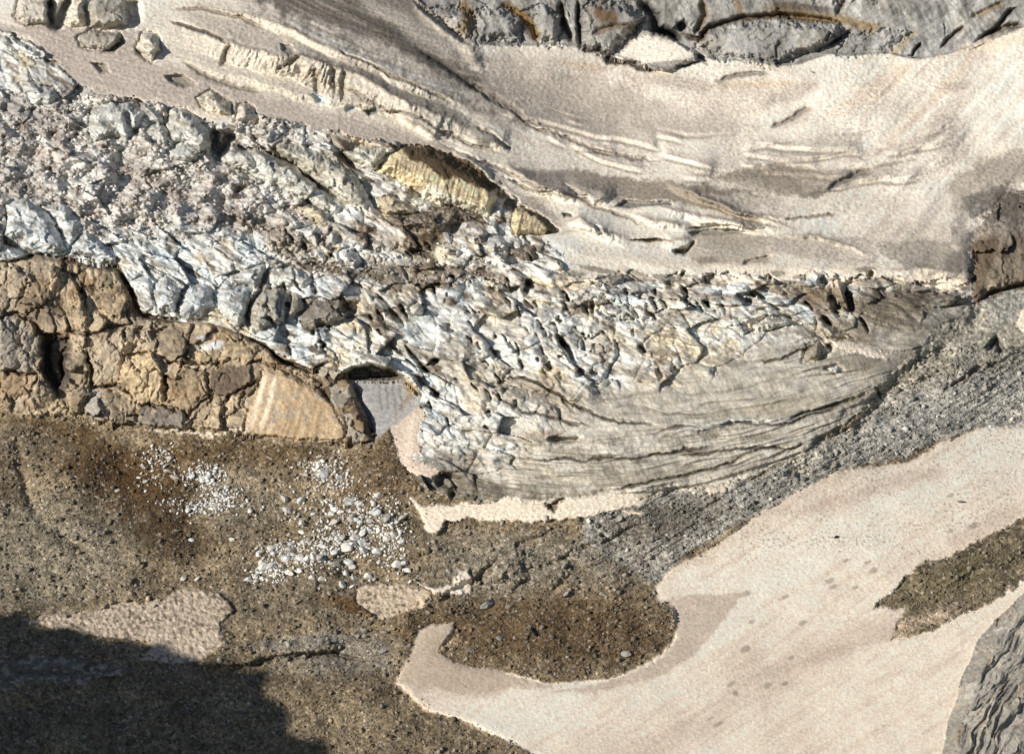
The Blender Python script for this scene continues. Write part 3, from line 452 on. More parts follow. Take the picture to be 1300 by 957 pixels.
# hand-placed ice blocks: (polygon, relief, colour, label)
W1 = (.68, .67, .63); BL = (.55, .60, .62); CR = (.66, .60, .49); DI = (.36, .31, .25); DK = (.24, .20, .155)
SER = [
 (T1((50, 60), (75, -20), (180, -20), (198, 30), (198, 90), (100, 92)), 4, (.50, .47, .42), 'square grey ice block at the top left corner beside the blue gap'),
 (T1((225, 90), (255, 30), (320, -20), (330, 100), (280, 110)), 4, CR, 'cream ice block leaning between blue gap and rounded grey block'),
 (T1((325, 20), (360, -20), (470, -20), (490, 60), (484, 100), (335, 112)), 5, (.42, .39, .33), 'big rounded grey ice block under the top edge'),
 (T1((285, 150), (350, 112), (440, 122), (455, 160), (400, 195), (310, 180)), 2.5, (.44, .41, .36), 'low ice hump ending in a dark hollow'),
 (T1((508, 178), (540, 120), (590, 130), (608, 190), (570, 238), (525, 205)), 4, (.60, .56, .48), 'cream ice pinnacle sunk in a round snow hollow'),
 (T1((30, 150), (90, 160), (150, 205), (120, 215), (50, 190)), 2.5, BL, 'smooth white ice wedge above the left rubble'),
 (T1((75, 315), (120, 300), (200, 330), (225, 370), (190, 400), (120, 390)), 4, (.50, .53, .53), 'rounded grey-blue ice boulder below the snow apron'),
 (X4((470, 150), (560, 125), (650, 130), (740, 170), (700, 260), (640, 330), (560, 300), (465, 330), (455, 240)), 4.5, (.56, .58, .55), 'wide pale ice block hanging from the snow apron edge'),
 (X4((700, 120), (770, 120), (810, 180), (820, 250), (760, 230), (730, 170)), 3.5, (.42, .44, .43), 'narrow dark-sided ice fin right of the wide pale block'),
 (X4((850, 145), (930, 138), (990, 190), (1060, 270), (1085, 380), (1010, 400), (930, 330), (870, 310), (830, 250)), 5, (.58, .58, .53), 'tall dome-shaped cream ice block with dark shaded side'),
 (X4((740, 260), (790, 225), (850, 260), (850, 330), (760, 330)), 3, (.56, .57, .54), 'small pale ice block wedged before the tall dome block'),
 (X4((840, 360), (930, 300), (1000, 360), (1080, 400), (960, 420), (860, 410)), 3, (.55, .56, .53), 'low cracked ice block at the foot of the dome block'),
 (X4((15, 640), (110, 590), (210, 640), (300, 740), (330, 860), (240, 890), (150, 830), (30, 800)), 4.5, (.58, .62, .63), 'large blue-white ice mass above the tan cliff corner'),
 (X4((210, 640), (330, 640), (415, 720), (400, 790), (350, 850), (300, 760)), 4, (.60, .63, .63), 'bulging blue-white ice block right of the large mass'),
 (X4((350, 850), (430, 745), (520, 820), (600, 900), (600, 950), (470, 920), (340, 890)), 4, (.54, .58, .60), 'triangular blue ice lip overhanging the dark cliff gap'),
 (X4((1110, 400), (1160, 340), (1230, 340), (1300, 420), (1250, 480)), 3.5, (.58, .58, .54), 'rounded white ice block beside the deep blue trench'),
 (T1((860, 560), (960, 545), (1100, 620), (1200, 700), (1290, 780), (1260, 800), (1080, 720), (900, 640), (830, 600)), 3, (.60, .60, .55), 'long pale ice ridge running down beside the rubble'),
 (T1((730, 370), (800, 340), (870, 375), (860, 440), (770, 420)), 3, (.60, .55, .46), 'fluted cream ice block at the apron edge beside the crack'),
 (T1((870, 460), (890, 390), (940, 400), (970, 450), (940, 480)), 3.5, (.60, .56, .49), 'pointed cream ice block right of the fluted one'),
 (X2((165, 265), (290, 275), (400, 330), (500, 400), (530, 470), (540, 560), (440, 500), (330, 420), (230, 350), (150, 300)), 3.5, (.60, .57, .47), 'long fluted cream ice wall left of the yellow cliff'),
 (X2((430, 300), (510, 260), (570, 280), (605, 300), (560, 375), (470, 335)), 3.5, (.60, .58, .50), 'cream ice block with a shaded notch left of brown cap'),
 (X2((560, 380), (620, 300), (650, 320), (600, 395)), 3, (.62, .58, .5), 'slim cream ice rib touching the brown-capped cliff'),
 (X2((560, 480), (650, 470), (730, 510), (740, 545), (600, 550)), 2.5, (.55, .47, .33), 'brown-topped ice stub in front of the yellow cliff'),
 (X2((230, 620), (320, 585), (350, 640), (330, 680), (290, 660)), 3, (.60, .61, .59), 'sharp pyramid-shaped white ice block in the rubble'),
 (X2((350, 680), (370, 615), (420, 640), (400, 680)), 2.5, (.55, .56, .54), 'small grey ice block touching the sharp pyramid'),
 (X2((360, 740), (390, 695), (440, 690), (520, 750), (500, 775), (430, 760)), 3, (.64, .65, .63), 'bright white rounded ice boulder below the pyramid block'),
 (X2((285, 710), (340, 685), (362, 720), (350, 740)), 2, (.66, .64, .6), 'small bright ice lump beside the white rounded boulder'),
 (T4((805, 250), (850, 190), (940, 230), (940, 310), (900, 385), (820, 325)), 4.5, (.60, .64, .64), 'white ice column hanging over the cracked tan cliff'),
 (T4((860, 170), (990, 130), (995, 190), (950, 240), (870, 200)), 3, (.55, .57, .56), 'grey-topped ice block above the hanging white column'),
 (T4((970, 235), (1050, 210), (1130, 250), (1150, 300), (1060, 360), (960, 390), (930, 330)), 4, (.44, .40, .33), 'dirt-stained rounded ice block right of the white column'),
 (T4((1000, 160), (1100, 130), (1180, 200), (1130, 230), (1010, 210)), 3, (.60, .60, .57), 'broad white ice back above the dirt-stained block'),
 (T4((1110, 340), (1180, 265), (1290, 262), (1320, 330), (1230, 370), (1130, 370)), 4, (.27, .24, .20), 'dark dirt-covered domed ice block above the ice cave'),
 (T4((660, 290), (720, 200), (800, 220), (805, 300), (740, 340), (680, 335)), 4, (.58, .62, .63), 'blue-white ice block left of the hanging column'),
 (T4((560, 230), (620, 180), (690, 220), (650, 310), (590, 300)), 3.5, (.56, .60, .62), 'knobby blue-white ice block above the cliff notch'),
 (T5((0, 120), (0, 80), (60, 75), (100, 130), (60, 160)), 3, (.66, .66, .63), 'clean white ice hump at the rubble edge above dark dome'),
 (T5((260, 300), (290, 270), (330, 290), (320, 330), (280, 330)), 2.5, (.60, .57, .5), 'round cream ice knob amid the cracked icefall'),
 (T5((870, 270), (930, 240), (990, 250), (1020, 280), (950, 300), (890, 290)), 2.5, (.62, .60, .54), 'flat cream ice slab below the snow band'),
 (T5((980, 290), (1110, 290), (1130, 330), (1050, 350), (990, 330)), 2.5, (.63, .62, .57), 'pale ice slab split by a blue crack'),
 (T5((640, 70), (740, 60), (750, 110), (690, 130), (640, 100)), 3, (.28, .21, .14), 'brown dirt-covered ice knob in the central rubble'),
 (T5((970, 190), (1060, 165), (1110, 195), (1060, 210), (1000, 215)), 3, (.32, .29, .25), 'grey flat-topped ice block under the snow band'),
 (T6((280, 360), (340, 325), (420, 328), (440, 358), (330, 390), (290, 395)), 2.5, (.66, .66, .62), 'smooth bright white ice slab in the banded ice'),
 (T6((190, 370), (255, 358), (282, 385), (245, 402)), 2, (.64, .65, .62), 'small bright ice slab left of the smooth white slab'),
 (T6((560, 210), (600, 190), (640, 215), (640, 310), (590, 250)), 3.5, (.30, .22, .14), 'brown ice tower between two blue crevasses'),
 (T6((515, 330), (560, 350), (600, 380), (660, 425), (570, 420), (520, 380)), 2.5, (.56, .51, .4), 'curved cream ice fin below the blue crevasses'),
 (T6((480, 440), (530, 425), (560, 470), (520, 500), (470, 500)), 3, (.38, .33, .24), 'pointed tan ice tooth left of the curved snow ledge'),
 (T6((560, 520), (600, 510), (620, 530), (590, 545)), 2, (.62, .64, .62), 'bright ice lump on the rubble under the snow ledge'),
]
for pts, amp, c, lab in SER:
    block(pts, amp*.8, 5 + amp*1.3, c, .8, crack=1.0, cw=1.7, kind='ice', obj=new_obj('ice_block', lab, 'ice block', None, 'ice'))
# the brown-capped yellow cliff
YC = T2((140, 640), (180, 580), (235, 548), (330, 550), (400, 572), (500, 622), (600, 710), (590, 760), (570, 815), (480, 790), (350, 765), (250, 690), (200, 660))
block(YC, 5.5, 14, (.70, .55, .33), .9, tilt=(-.1, -.1), crack=1.2, kind='ice', keep=.1, fac=.45, obj=new_obj('ice_cliff', 'yellow-stained ice cliff under a dark brown gravel cap', 'ice cliff', None, 'ice'))
tint(T2((240, 730), (330, 700), (420, 740), (560, 770), (570, 815), (480, 790), (350, 765)), (.56, .57, .52), .7, 6)
CAP = T2((232, 548), (330, 548), (400, 568), (500, 620), (605, 712), (560, 722), (500, 690), (430, 655), (390, 672), (350, 645), (290, 610), (240, 575))
part(CAP, 'gravel_cap', len(NAMES), 'gravel')
tint(CAP, (.15, .105, .06), .95, 2.5, .6, 2)
block(T2((655, 772), (700, 775), (830, 862), (760, 885), (650, 880), (640, 830)), 3.5, 8, (.60, .48, .29), .9, tilt=(-.2, -.3), kind='ice', keep=.1, fac=.45, obj=new_obj('ice_cliff', 'short yellow ice cliff behind a blue-shadowed gap', 'ice cliff', None, 'ice'))
part(T2((680, 772), (830, 858), (800, 868), (700, 800)), 'gravel_cap', len(NAMES), 'gravel')
tint(T2((680, 772), (830, 858), (800, 868), (700, 800)), (.2, .14, .08), .8, 2)
s = sl(485, 725, 180, 305); fl = ridged((U[s]+.25*V[s])/6.5, V[s]/55, 3, 141); yc = np.isin(OBJ[s], [k+1 for k, q in enumerate(NAMES) if q[0] in ('ice_cliff', 'gravel_cap')]); H[s] += .22*fl*yc*(C[s][..., 0] > .3); cmul(s, yc*(C[s][..., 0] > .3), .12*fl)
s, d = sdf(T2((590, 722), (620, 720), (668, 760), (660, 800), (630, 780), (600, 755)), 6, .3); H[s] -= 5*sstep(-2, 4, d)
block(X2((600, 552), (700, 545), (820, 512), (900, 520), (990, 548), (1012, 580), (900, 592), (820, 622), (690, 622), (640, 590)), 3, 12, (.165, .14, .115), .95, kind='gravel', crack=.5, obj=new_obj('debris_mound', 'grey gravel-covered mound before the yellow ice cliff', 'debris mound', None, 'gravel'))
tint(X2((680, 622), (820, 620), (830, 650), (800, 705), (730, 700), (680, 670)), (.17, .115, .065), .9, 3)
tint(X2((815, 690), (900, 660), (910, 700), (880, 728), (820, 720)), (.66, .58, .44), .8, 2); line(X2((690, 690), (760, 715), (820, 735)), 4, -2, (.1, .08, .06), .8)
tint(X2((400, 240), (440, 240), (470, 280), (420, 290)), (.2, .15, .1), .85, 3)
# crevasses, trenches
for p, w, dh in [(T1((185, -20), (200, 90), (215, 95), (255, 15), (255, -20)), 6, -8), (T1((500, 0), (500, 100)), 9, -5), (T1((800, 500), (810, 590), (870, 520), (930, 560), (970, 560)), 6, -5), (X4((1085, 270), (1110, 380), (1150, 300), (1196, 290)), 6, -5),
                 (X2((0, 225), (60, 270), (130, 300), (200, 350), (300, 410), (420, 490), (460, 540)), 3.5, -3.2), (X2((380, 250), (420, 310), (480, 360), (540, 400), (620, 450), (720, 500)), 4, -3.5), (X2((530, 470), (570, 530), (600, 550)), 3.5, -3.5),
                 (T1((1010, 545), (1100, 620), (1200, 700)), 2.5, -2.5), (T4((940, 380), (930, 320), (970, 240), (1010, 150)), 3, -3.5), (T4((0, 40), (60, 60), (130, 120)), 5, -5), (X4((640, 160), (660, 260), (720, 280)), 5, -4), (T4((1090, 230), (1060, 360)), 3, -3),
                 (T5((700, 185), (715, 215), (700, 255)), 4, -4), (T5((640, 230), (680, 220)), 3.5, -3), (T5((945, 270), (960, 330)), 3, -4), (T5((815, 395), (850, 450), (885, 510)), 3.4, -4.5), (T5((250, 440), (300, 500), (340, 545)), 3, -4), (T5((130, 240), (200, 310), (250, 370)), 3.2, -4),
                 (T5((900, 525), (915, 550)), 4, -4), (T5((780, 500), (800, 525)), 4, -4), (T5((1190, 530), (1220, 560)), 3.5, -3), (T5((1250, 520), (1280, 545)), 3.5, -3), (T5((950, 525), (975, 545)), 3, -3), (T5((0, 300), (60, 290), (30, 350)), 6, -4), (T5((190, 430), (250, 480)), 2, -2),
                 (T6((265, 225), (340, 275), (440, 345), (530, 405), (570, 455)), 2.6, -3.5), (T6((530, 190), (555, 225)), 5, -5), (T6((575, 250), (610, 300)), 3.8, -5), (T6((640, 230), (655, 318)), 4.2, -6), (T6((545, 320), (575, 370)), 4, -5), (T6((680, 335), (715, 390)), 2.4, -4),
                 (T6((725, 160), (725, 190)), 3, -4), (T6((330, 180), (355, 200)), 4, -3.5), (T6((100, 260), (115, 285)), 3.5, -3), (T6((560, 440), (580, 465)), 4, -4), (T6((105, 185), (140, 180)), 4, -3), (X3((560, 585), (605, 610)), 3, -3), (T6((740, 590), (765, 640)), 2, -2),
                 (X3((340, 570), (310, 630)), 3.5, -3.5), (X5((420, 0), (440, 40), (455, 60)), 3, -3), (X5((100, 350), (160, 370), (150, 410)), 8, -4), (X5((390, 255), (480, 250)), 3.5, -3)]:
    line(p, w, dh, None, warp=.5, sharp=3)
for p in (T5((640, 540), (760, 590), (850, 640), (1000, 720), (1200, 740)), T5((560, 600), (700, 700), (850, 720), (950, 740)), T5((600, 560), (700, 560), (820, 620), (900, 700)), T6((0, 770), (200, 732), (400, 735), (550, 690), (720, 620)),
          T6((0, 845), (200, 832), (400, 825), (500, 795)), T6((300, 500), (420, 480), (520, 430)), X5((640, 245), (760, 220), (880, 215), (1000, 205), (1120, 170), (1210, 140)), X5((540, 390), (640, 360), (760, 345), (900, 300)), X5((330, 300), (480, 310), (620, 300), (760, 280), (830, 270))):
    line(p, 1.8, -.7, (.11, .088, .06), .85, warp=.7)
line(T6((0, 760), (200, 722), (400, 718), (450, 715)), 3.5, .6, (.60, .60, .56), .75, warp=.6); line(X5((340, 270), (440, 260), (540, 280), (600, 270), (700, 240)), 6, .6, (.58, .55, .48), .6, warp=1.2); line(X5((640, 390), (760, 380), (900, 345)), 5, 0, (.52, .5, .45), .6, warp=1)
# random short crevasses in the broken ice
for k in range(170):
    while True:
        cx = rng.uniform(330, 1080); cy = rng.uniform(290, 540)
        j, i = np.searchsorted(vs, cy), np.searchsorted(us, cx)
        if im[j, i] > .9 and cy < np.interp(cx, [330, 500, 560, 650, 760, 900, 1000, 1080], [540, 540, 580, 520, 450, 430, 390, 395]): break
    L = rng.uniform(5, 20); an = math.radians(rng.normal(42, 16)); w = rng.uniform(1.1, 2.4)
    line([(cx, cy), (cx+L*.5*math.cos(an), cy+L*.5*math.sin(an)), (cx+L*math.cos(an+.2), cy+L*math.sin(an+.2))], w, -rng.uniform(1, 3), (.25, .22, .19), .35, warp=.6)
# shadow painted dark under the ice lip above the tan cliff, and in the cave
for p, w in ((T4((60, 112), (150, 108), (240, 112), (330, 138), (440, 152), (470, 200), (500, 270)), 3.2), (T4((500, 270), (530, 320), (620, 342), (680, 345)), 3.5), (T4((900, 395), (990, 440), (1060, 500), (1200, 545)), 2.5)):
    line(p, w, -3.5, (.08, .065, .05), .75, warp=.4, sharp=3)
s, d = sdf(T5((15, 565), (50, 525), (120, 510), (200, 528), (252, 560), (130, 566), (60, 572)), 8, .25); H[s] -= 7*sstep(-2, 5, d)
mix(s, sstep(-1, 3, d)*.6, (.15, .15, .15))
region(T5((40, 572), (245, 566), (300, 620), (300, 660), (200, 745), (130, 800), (100, 700), (60, 620)), 'rock', (.33, .325, .32), obj=o_gslab, warp=.3, dh=-2, dw=4)
s, d = sdf(T5((190, 740), (300, 600), (260, 560), (230, 570), (250, 620)), 5, .3); mix(s, sstep(-1, 4, d)*.8, (.33, .24, .14))
line(T5((45, 580), (80, 660), (110, 730), (130, 790)), 5, -2.5, (.16, .16, .165), .8, warp=.3); line(T5((60, 640), (120, 770)), 2, .5, (.55, .53, .5), .5)
for x in (150, 175, 200, 225): line(T5((x, 575), (x+12, 690)), 1.6, 0, (.17, .165, .16), .5, warp=.3)
line(T5((0, 560), (20, 525), (110, 495), (200, 510), (270, 560), (310, 610)), 4.5, 3.5, (.62, .61, .57), .7, warp=.3)

line([(1010, 590), (1060, 560), (1100, 525), (1135, 490), (1180, 455), (1215, 430), (1240, 400)], 13, -1.6, (.30, .285, .25), .95, warp=2, taper=False)
blob(1150, 450, 46, 14, -35, (.33, .305, .26), .85, .6, 9); blob(1090, 505, 30, 12, -38, (.36, .32, .25), .6, .6, 9); blob(1205, 410, 36, 16, -30, (.24, .225, .2), .85, .6, 9)
for k in range(46):                                     # snow caught on the broken edge, dirty steps showing through the snow above it
    cx = rng.uniform(700, 1225); cy = 352 + rng.normal()*9
    blob(cx, cy, rng.uniform(8, 26), rng.uniform(2, 6), rng.normal()*8, SNOWP if rng.random() < .6 else (.36, .32, .26), .85, .4, 7)
# ================================================================== TAN CLIFF
rk = W['rock']*(OBJ == o_cliff); s = sl(-420, 460, 280, 600); M = rk[s]; x, y = U[s]+WX[s]*1.1, V[s]+WY[s]*1.1
F1, F2, R, dx, dy = worley(x/30, y/42, 5); F1b, F2b, Rb, dxb, dyb = worley(x/15, y/13, 6)
H[s] += M*(1.2*(R[..., 0]-.5) + 4.4*((R[..., 1]-.5)*dx+(R[..., 2]-.5)*dy) - .6*np.exp(-((F2-F1)/.07)**2) + .4*(Rb[..., 0]-.5) + .6*((Rb[..., 1]-.5)*dxb+(Rb[..., 2]-.5)*dyb) - .2*np.exp(-((F2b-F1b)/.09)**2))
C[s] *= (1 + M*(.2*(R[..., 3]-.5) + .15*(Rb[..., 3]-.5)))[..., None]
mix(s, M*.5*sstep(.05, .5, fbm(x/40, y/60, 5, 151)), (.22, .175, .125)); mix(s, M*.5*sstep(.2, .5, fbm(x/30, y/30, 4, 155)), RUST); mix(s, M*.5*sstep(.15, .5, fbm(x/60, y/40, 4, 157)+.2*(x < 90)), (.33, .29, .235))
mix(s, M*.3*np.exp(-((F2-F1)/.05)**2), (.1, .075, .05))
H[s] += M*(.25*ridged(x/14, y/22, 4, 161))
vj = veins((x+.12*y)/26, y/120, 163, .035); mix(s, M*.55*vj, (.12, .09, .06)); H[s] -= M*.5*vj; vj = veins((x-.5*y)/50, (y+.4*x)/60, 165, .03); mix(s, M*.5*vj, (.13, .1, .07)); mix(s, M*.4*sstep(.1, .45, fbm(x/9, y/45, 4, 167)), (.25, .2, .14)); mix(s, M*.4*sstep(.1, .5, fbm(x/50, y/50, 4, 169)), (.56, .46, .33))
tint(T4((0, 330), (150, 380), (240, 300), (260, 200), (150, 250), (60, 290), (0, 300)), TAND, .5, 8)
for p, a_, c in [
    (((0, 150), (60, 130), (130, 180), (80, 230), (50, 330), (0, 330)), 2, (.36, .31, .24)), (((90, 200), (150, 150), (170, 200), (200, 265), (150, 300), (70, 300)), 2.5, (.30, .21, .12)), (((170, 150), (200, 132), (250, 170), (242, 240), (200, 262), (172, 210)), 3.5, TANL),
    (((250, 330), (290, 252), (325, 290), (325, 350), (270, 385)), 3, (.38, .29, .19)), (((320, 350), (370, 325), (400, 350), (390, 385), (325, 388)), 2.5, (.36, .29, .21)), (((0, 340), (40, 335), (80, 420), (70, 540), (0, 540)), 2.8, (.33, .29, .24)),
    (((80, 400), (120, 350), (160, 430), (150, 545), (85, 540)), 3, (.36, .29, .2)), (((245, 470), (320, 440), (330, 550), (260, 530)), 2.6, (.38, .31, .22)), (((258, 380), (320, 370), (320, 430), (262, 438)), 2.5, (.36, .3, .22)),
    (((332, 500), (400, 420), (470, 380), (482, 440), (450, 500), (460, 590), (350, 585)), 3.5, (.42, .335, .23)), (((455, 500), (560, 470), (622, 540), (615, 650), (590, 665), (460, 612)), 4.5, (.54, .41, .25)), (((340, 270), (400, 210), (450, 180), (470, 240), (450, 340), (400, 345)), 2.8, (.34, .25, .16)),
    (((320, 660), (332, 620), (380, 610), (402, 700), (350, 722), (320, 700)), 3.5, (.36, .33, .29)), (((110, 620), (150, 570), (200, 600), (207, 650), (170, 702), (115, 700)), 3.2, (.40, .34, .25)), (((0, 540), (130, 545), (112, 620), (40, 642), (0, 650)), 1.5, (.26, .15, .07)),
    (((622, 560), (700, 520), (780, 550), (790, 602), (720, 650), (680, 690), (630, 640)), 2.5, (.30, .21, .12)), (((480, 380), (520, 370), (560, 430), (480, 470), (455, 465)), 2.4, TAN), (((560, 380), (680, 360), (720, 440), (700, 500), (620, 512), (570, 460)), 2.4, (.28, .22, .15)),
    (((730, 470), (830, 400), (960, 430), (960, 480), (880, 500), (800, 520), (730, 512)), 2.4, (.44, .34, .2)), (((240, 590), (340, 560), (345, 620), (310, 660), (300, 700), (250, 690)), 2.5, (.33, .26, .18)), (((500, 640), (560, 650), (700, 690), (690, 745), (520, 738)), 2, (.34, .29, .22)),
    (((780, 550), (900, 510), (980, 500), (990, 540), (950, 600), (850, 652), (790, 602)), 1.5, (.22, .155, .095)), (((700, 690), (790, 650), (850, 660), (840, 752), (720, 742)), 2.5, (.38, .31, .21)), (((400, 620), (450, 610), (500, 650), (510, 735), (430, 728)), 2.4, (.32, .27, .2)),
    (((860, 660), (930, 620), (940, 720), (900, 765), (850, 755)), 2, (.45, .35, .23)), (((540, 330), (620, 345), (560, 375), (480, 380), (450, 350)), 1.5, (.3, .26, .2)), (((640, 180), (700, 180)), 0, None)]:
    if c: block(T4(*p), a_*.42, 4, tuple(np.array(c)*1.12 + .012), .45, tilt=tuple(rng.uniform(-2.4, 2.4, 2)), crack=.35, cw=.9, keep=.6, fac=.35, fs=24, warp=1.2)
region([(395, 462), (440, 474), (450, 500), (462, 530), (478, 552), (470, 562), (437, 566), (425, 530), (410, 490)], 'rock', (.27, .205, .135), obj=o_cliff, warp=.5, dh=1.5, dw=5)
s = sl(380, 490, 450, 575); mk = W['rock'][s]*(OBJ[s] == o_cliff)*sstep(395, 405, U[s]); fa, fr, fe = facets((U[s]+WX[s])/13, (V[s]+WY[s])/11, 41); H[s] += mk*1.6*fa; mix(s, mk*.7*(fr > .6), (.40, .37, .32)); mix(s, mk*.7*(fr < .25), (.12, .085, .06))
s, d = sdf(T4((905, 770), (925, 690), (955, 620), (1000, 530), (1080, 540), (1180, 600), (1250, 650), (1290, 740), (1290, 802), (1100, 790)), 6, .25); H[s] += (H0[s]-H[s])*.93*sstep(-2, 2, d)
region(T4((905, 770), (925, 690), (955, 620), (1000, 530), (1080, 540), (1180, 600), (1250, 650), (1290, 740), (1290, 802), (1100, 790)), 'rock', (.44, .33, .21), obj=o_slab, warp=.7, dh=1.0, dw=5)
s, d = sdf(T4((905, 770), (925, 690), (955, 620), (1000, 530), (1080, 540), (1180, 600), (1250, 650), (1290, 740), (1290, 802), (1100, 790)), 4, .25); mm = sstep(0, 4, d)
q = (U[s] + .27*V[s]); st = fbm((q+.3*WX[s])/6.5, V[s]/150, 4, 171); mix(s, mm*.35*sstep(.2, .5, st), (.60, .49, .36)); mix(s, mm*.5*sstep(.15, .45, -st), (.29, .19, .10)); mix(s, mm*.5*sstep(.1, .4, fbm(U[s]/20, V[s]/20, 3, 172)), (.36, .33, .28)); H[s] += mm*.15*fbm((U[s]-V[s]*.7)/14, (U[s]*.7+V[s])/30, 4, 173)
for x in (945, 985): line(T4((x+55, 535), (x+25, 640), (x-10, 765)), 3.2, 0, (.66, .56, .44), .85, warp=.3)
for p, w, dh in [((160, 400, 180, 480, 200, 560, 235, 660), 9, -6), ((240, 395, 250, 460, 240, 560), 6, -4), ((0, 332, 60, 330, 130, 345, 150, 400, 240, 395), 4, -4), ((240, 300, 250, 380, 330, 392, 440, 372, 520, 345), 3.5, -3), ((270, 150, 310, 250, 330, 320), 5, -3),
                 ((0, 538, 90, 545, 160, 545), 3.5, -3.5), ((325, 440, 335, 560, 350, 600), 3, -3.5), ((500, 640, 600, 665, 690, 690, 730, 660, 800, 620), 3, -3), ((620, 540, 625, 600, 620, 655), 3, -3), ((720, 450, 640, 510, 600, 470), 2.5, -2.5), ((480, 210, 500, 300, 530, 330), 5, -4),
                 ((560, 470, 470, 480, 450, 505), 2.5, -2.5), ((845, 655, 900, 600, 960, 560), 3, -2.5), ((350, 590, 460, 595, 500, 640), 3, -3), ((900, 510, 1000, 500, 1100, 540, 1200, 600, 1260, 660), 3.5, -2.5), ((150, 545, 130, 600, 110, 640), 3, -3)]:
    line(T4(*zip(p[::2], p[1::2])), w*.65, dh*.6, (.12, .09, .065), .4, warp=.9, sharp=3)
tint(T4((160, 395), (240, 400), (255, 470), (270, 540), (240, 600), (205, 600), (165, 540), (160, 470)), (.085, .075, .07), .8, 3, 1);  # deep crack, its shadow painted nearly black
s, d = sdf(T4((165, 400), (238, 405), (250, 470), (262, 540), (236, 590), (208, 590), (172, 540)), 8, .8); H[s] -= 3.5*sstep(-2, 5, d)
for pts, c in [(T4((0, 330), (50, 335), (150, 400), (150, 540), (0, 540)), (.34, .31, .27)), (T4((320, 600), (400, 600), (420, 700), (340, 725)), (.36, .345, .32)), (T4((520, 660), (680, 690), (660, 745), (520, 735)), (.22, .2, .18)), (T4((800, 540), (950, 500), (900, 600), (830, 650), (790, 600)), (.17, .13, .1)),
               (T4((480, 470), (600, 490), (620, 560), (600, 650), (480, 600)), (.58, .46, .30)), (T4((350, 420), (470, 390), (440, 560), (350, 570)), (.46, .39, .30)), (T4((640, 370), (720, 380), (760, 420), (700, 480)), (.27, .21, .15)), (T4((60, 240), (240, 280), (200, 380), (60, 300)), (.25, .2, .15))]:
    tint(pts, c, .75, 5, 1, 4, 10)
blob(*T4((800, 440))[0], 16, 5, -10, (.62, .64, .64), .9); blob(*T4((760, 415))[0], 9, 4, 10, (.6, .6, .58), .8)
line([(180, 545), (210, 548), (255, 552), (300, 548), (330, 555)], 3, .5, (.55, .48, .4), .7, warp=1.6)
s = sl(1200, 1720, 200, 420); M = (W['rock']*(OBJ == o_knob))[s]; nn = fbm(U[s]/22, V[s]/40, 5, 181); mix(s, M*.6*sstep(-.1, .5, nn), (.33, .28, .21)); mix(s, M*.6*sstep(.1, .5, -nn), (.14, .1, .07)); mix(s, M*.8*sstep(310, 280, V[s]+.3*WY[s]), (.30, .28, .25)); fa, fr, fe = facets((U[s]+2*WX[s])/30, (V[s]+2*WY[s])/36, 51); H[s] += M*(.4*ridged(U[s]/26, V[s]/50, 5, 183) + 1.6*fa); mix(s, M*.7*veins((U[s]+WX[s])/26, (V[s]+WY[s])/22, 53, .05), (.08, .06, .05)); C[s] *= (1 + M*.4*(fr-.5))[..., None]
line([(1238, 385), (1270, 368), (1300, 362), (1400, 350)], 3, -2.5, (.1, .08, .06), .8); blob(1280, 262, 26, 22, 0, (.10, .085, .07), .7)
tint(T6((1105, 40), (1180, 30), (1200, 90), (1150, 230), (1108, 240)), (.15, .11, .075), .8, 6)
# bottom right rock
s = sl(1130, 1720, 680, 1300); M = (W['rock']*(OBJ == o_brock))[s]; q = (V[s] + 1.35*U[s]); q2 = (U[s]-.9*V[s]); q = q + 14*fbm(U[s]/50, V[s]/50, 3, 190); nn = ridged(q2/110, q/19, 5, 191, .6); H[s] += M*.8*nn; mix(s, M*.6*sstep(.3, 1.2, -nn), (.10, .09, .08)); mix(s, M*.5*sstep(.1, .5, fbm(q2/40, q/12, 4, 193)), (.42, .37, .29)); mix(s, M*.5*sstep(.45, .7, fbm(q2/50, q/10, 4, 197)), (.32, .2, .11)); fa, fr, fe = facets(q2/60, q/26, 198); H[s] += M*1.6*fa; C[s] *= (1+M*.35*(fr-.5))[..., None]
print('rock', time.time()-T0)

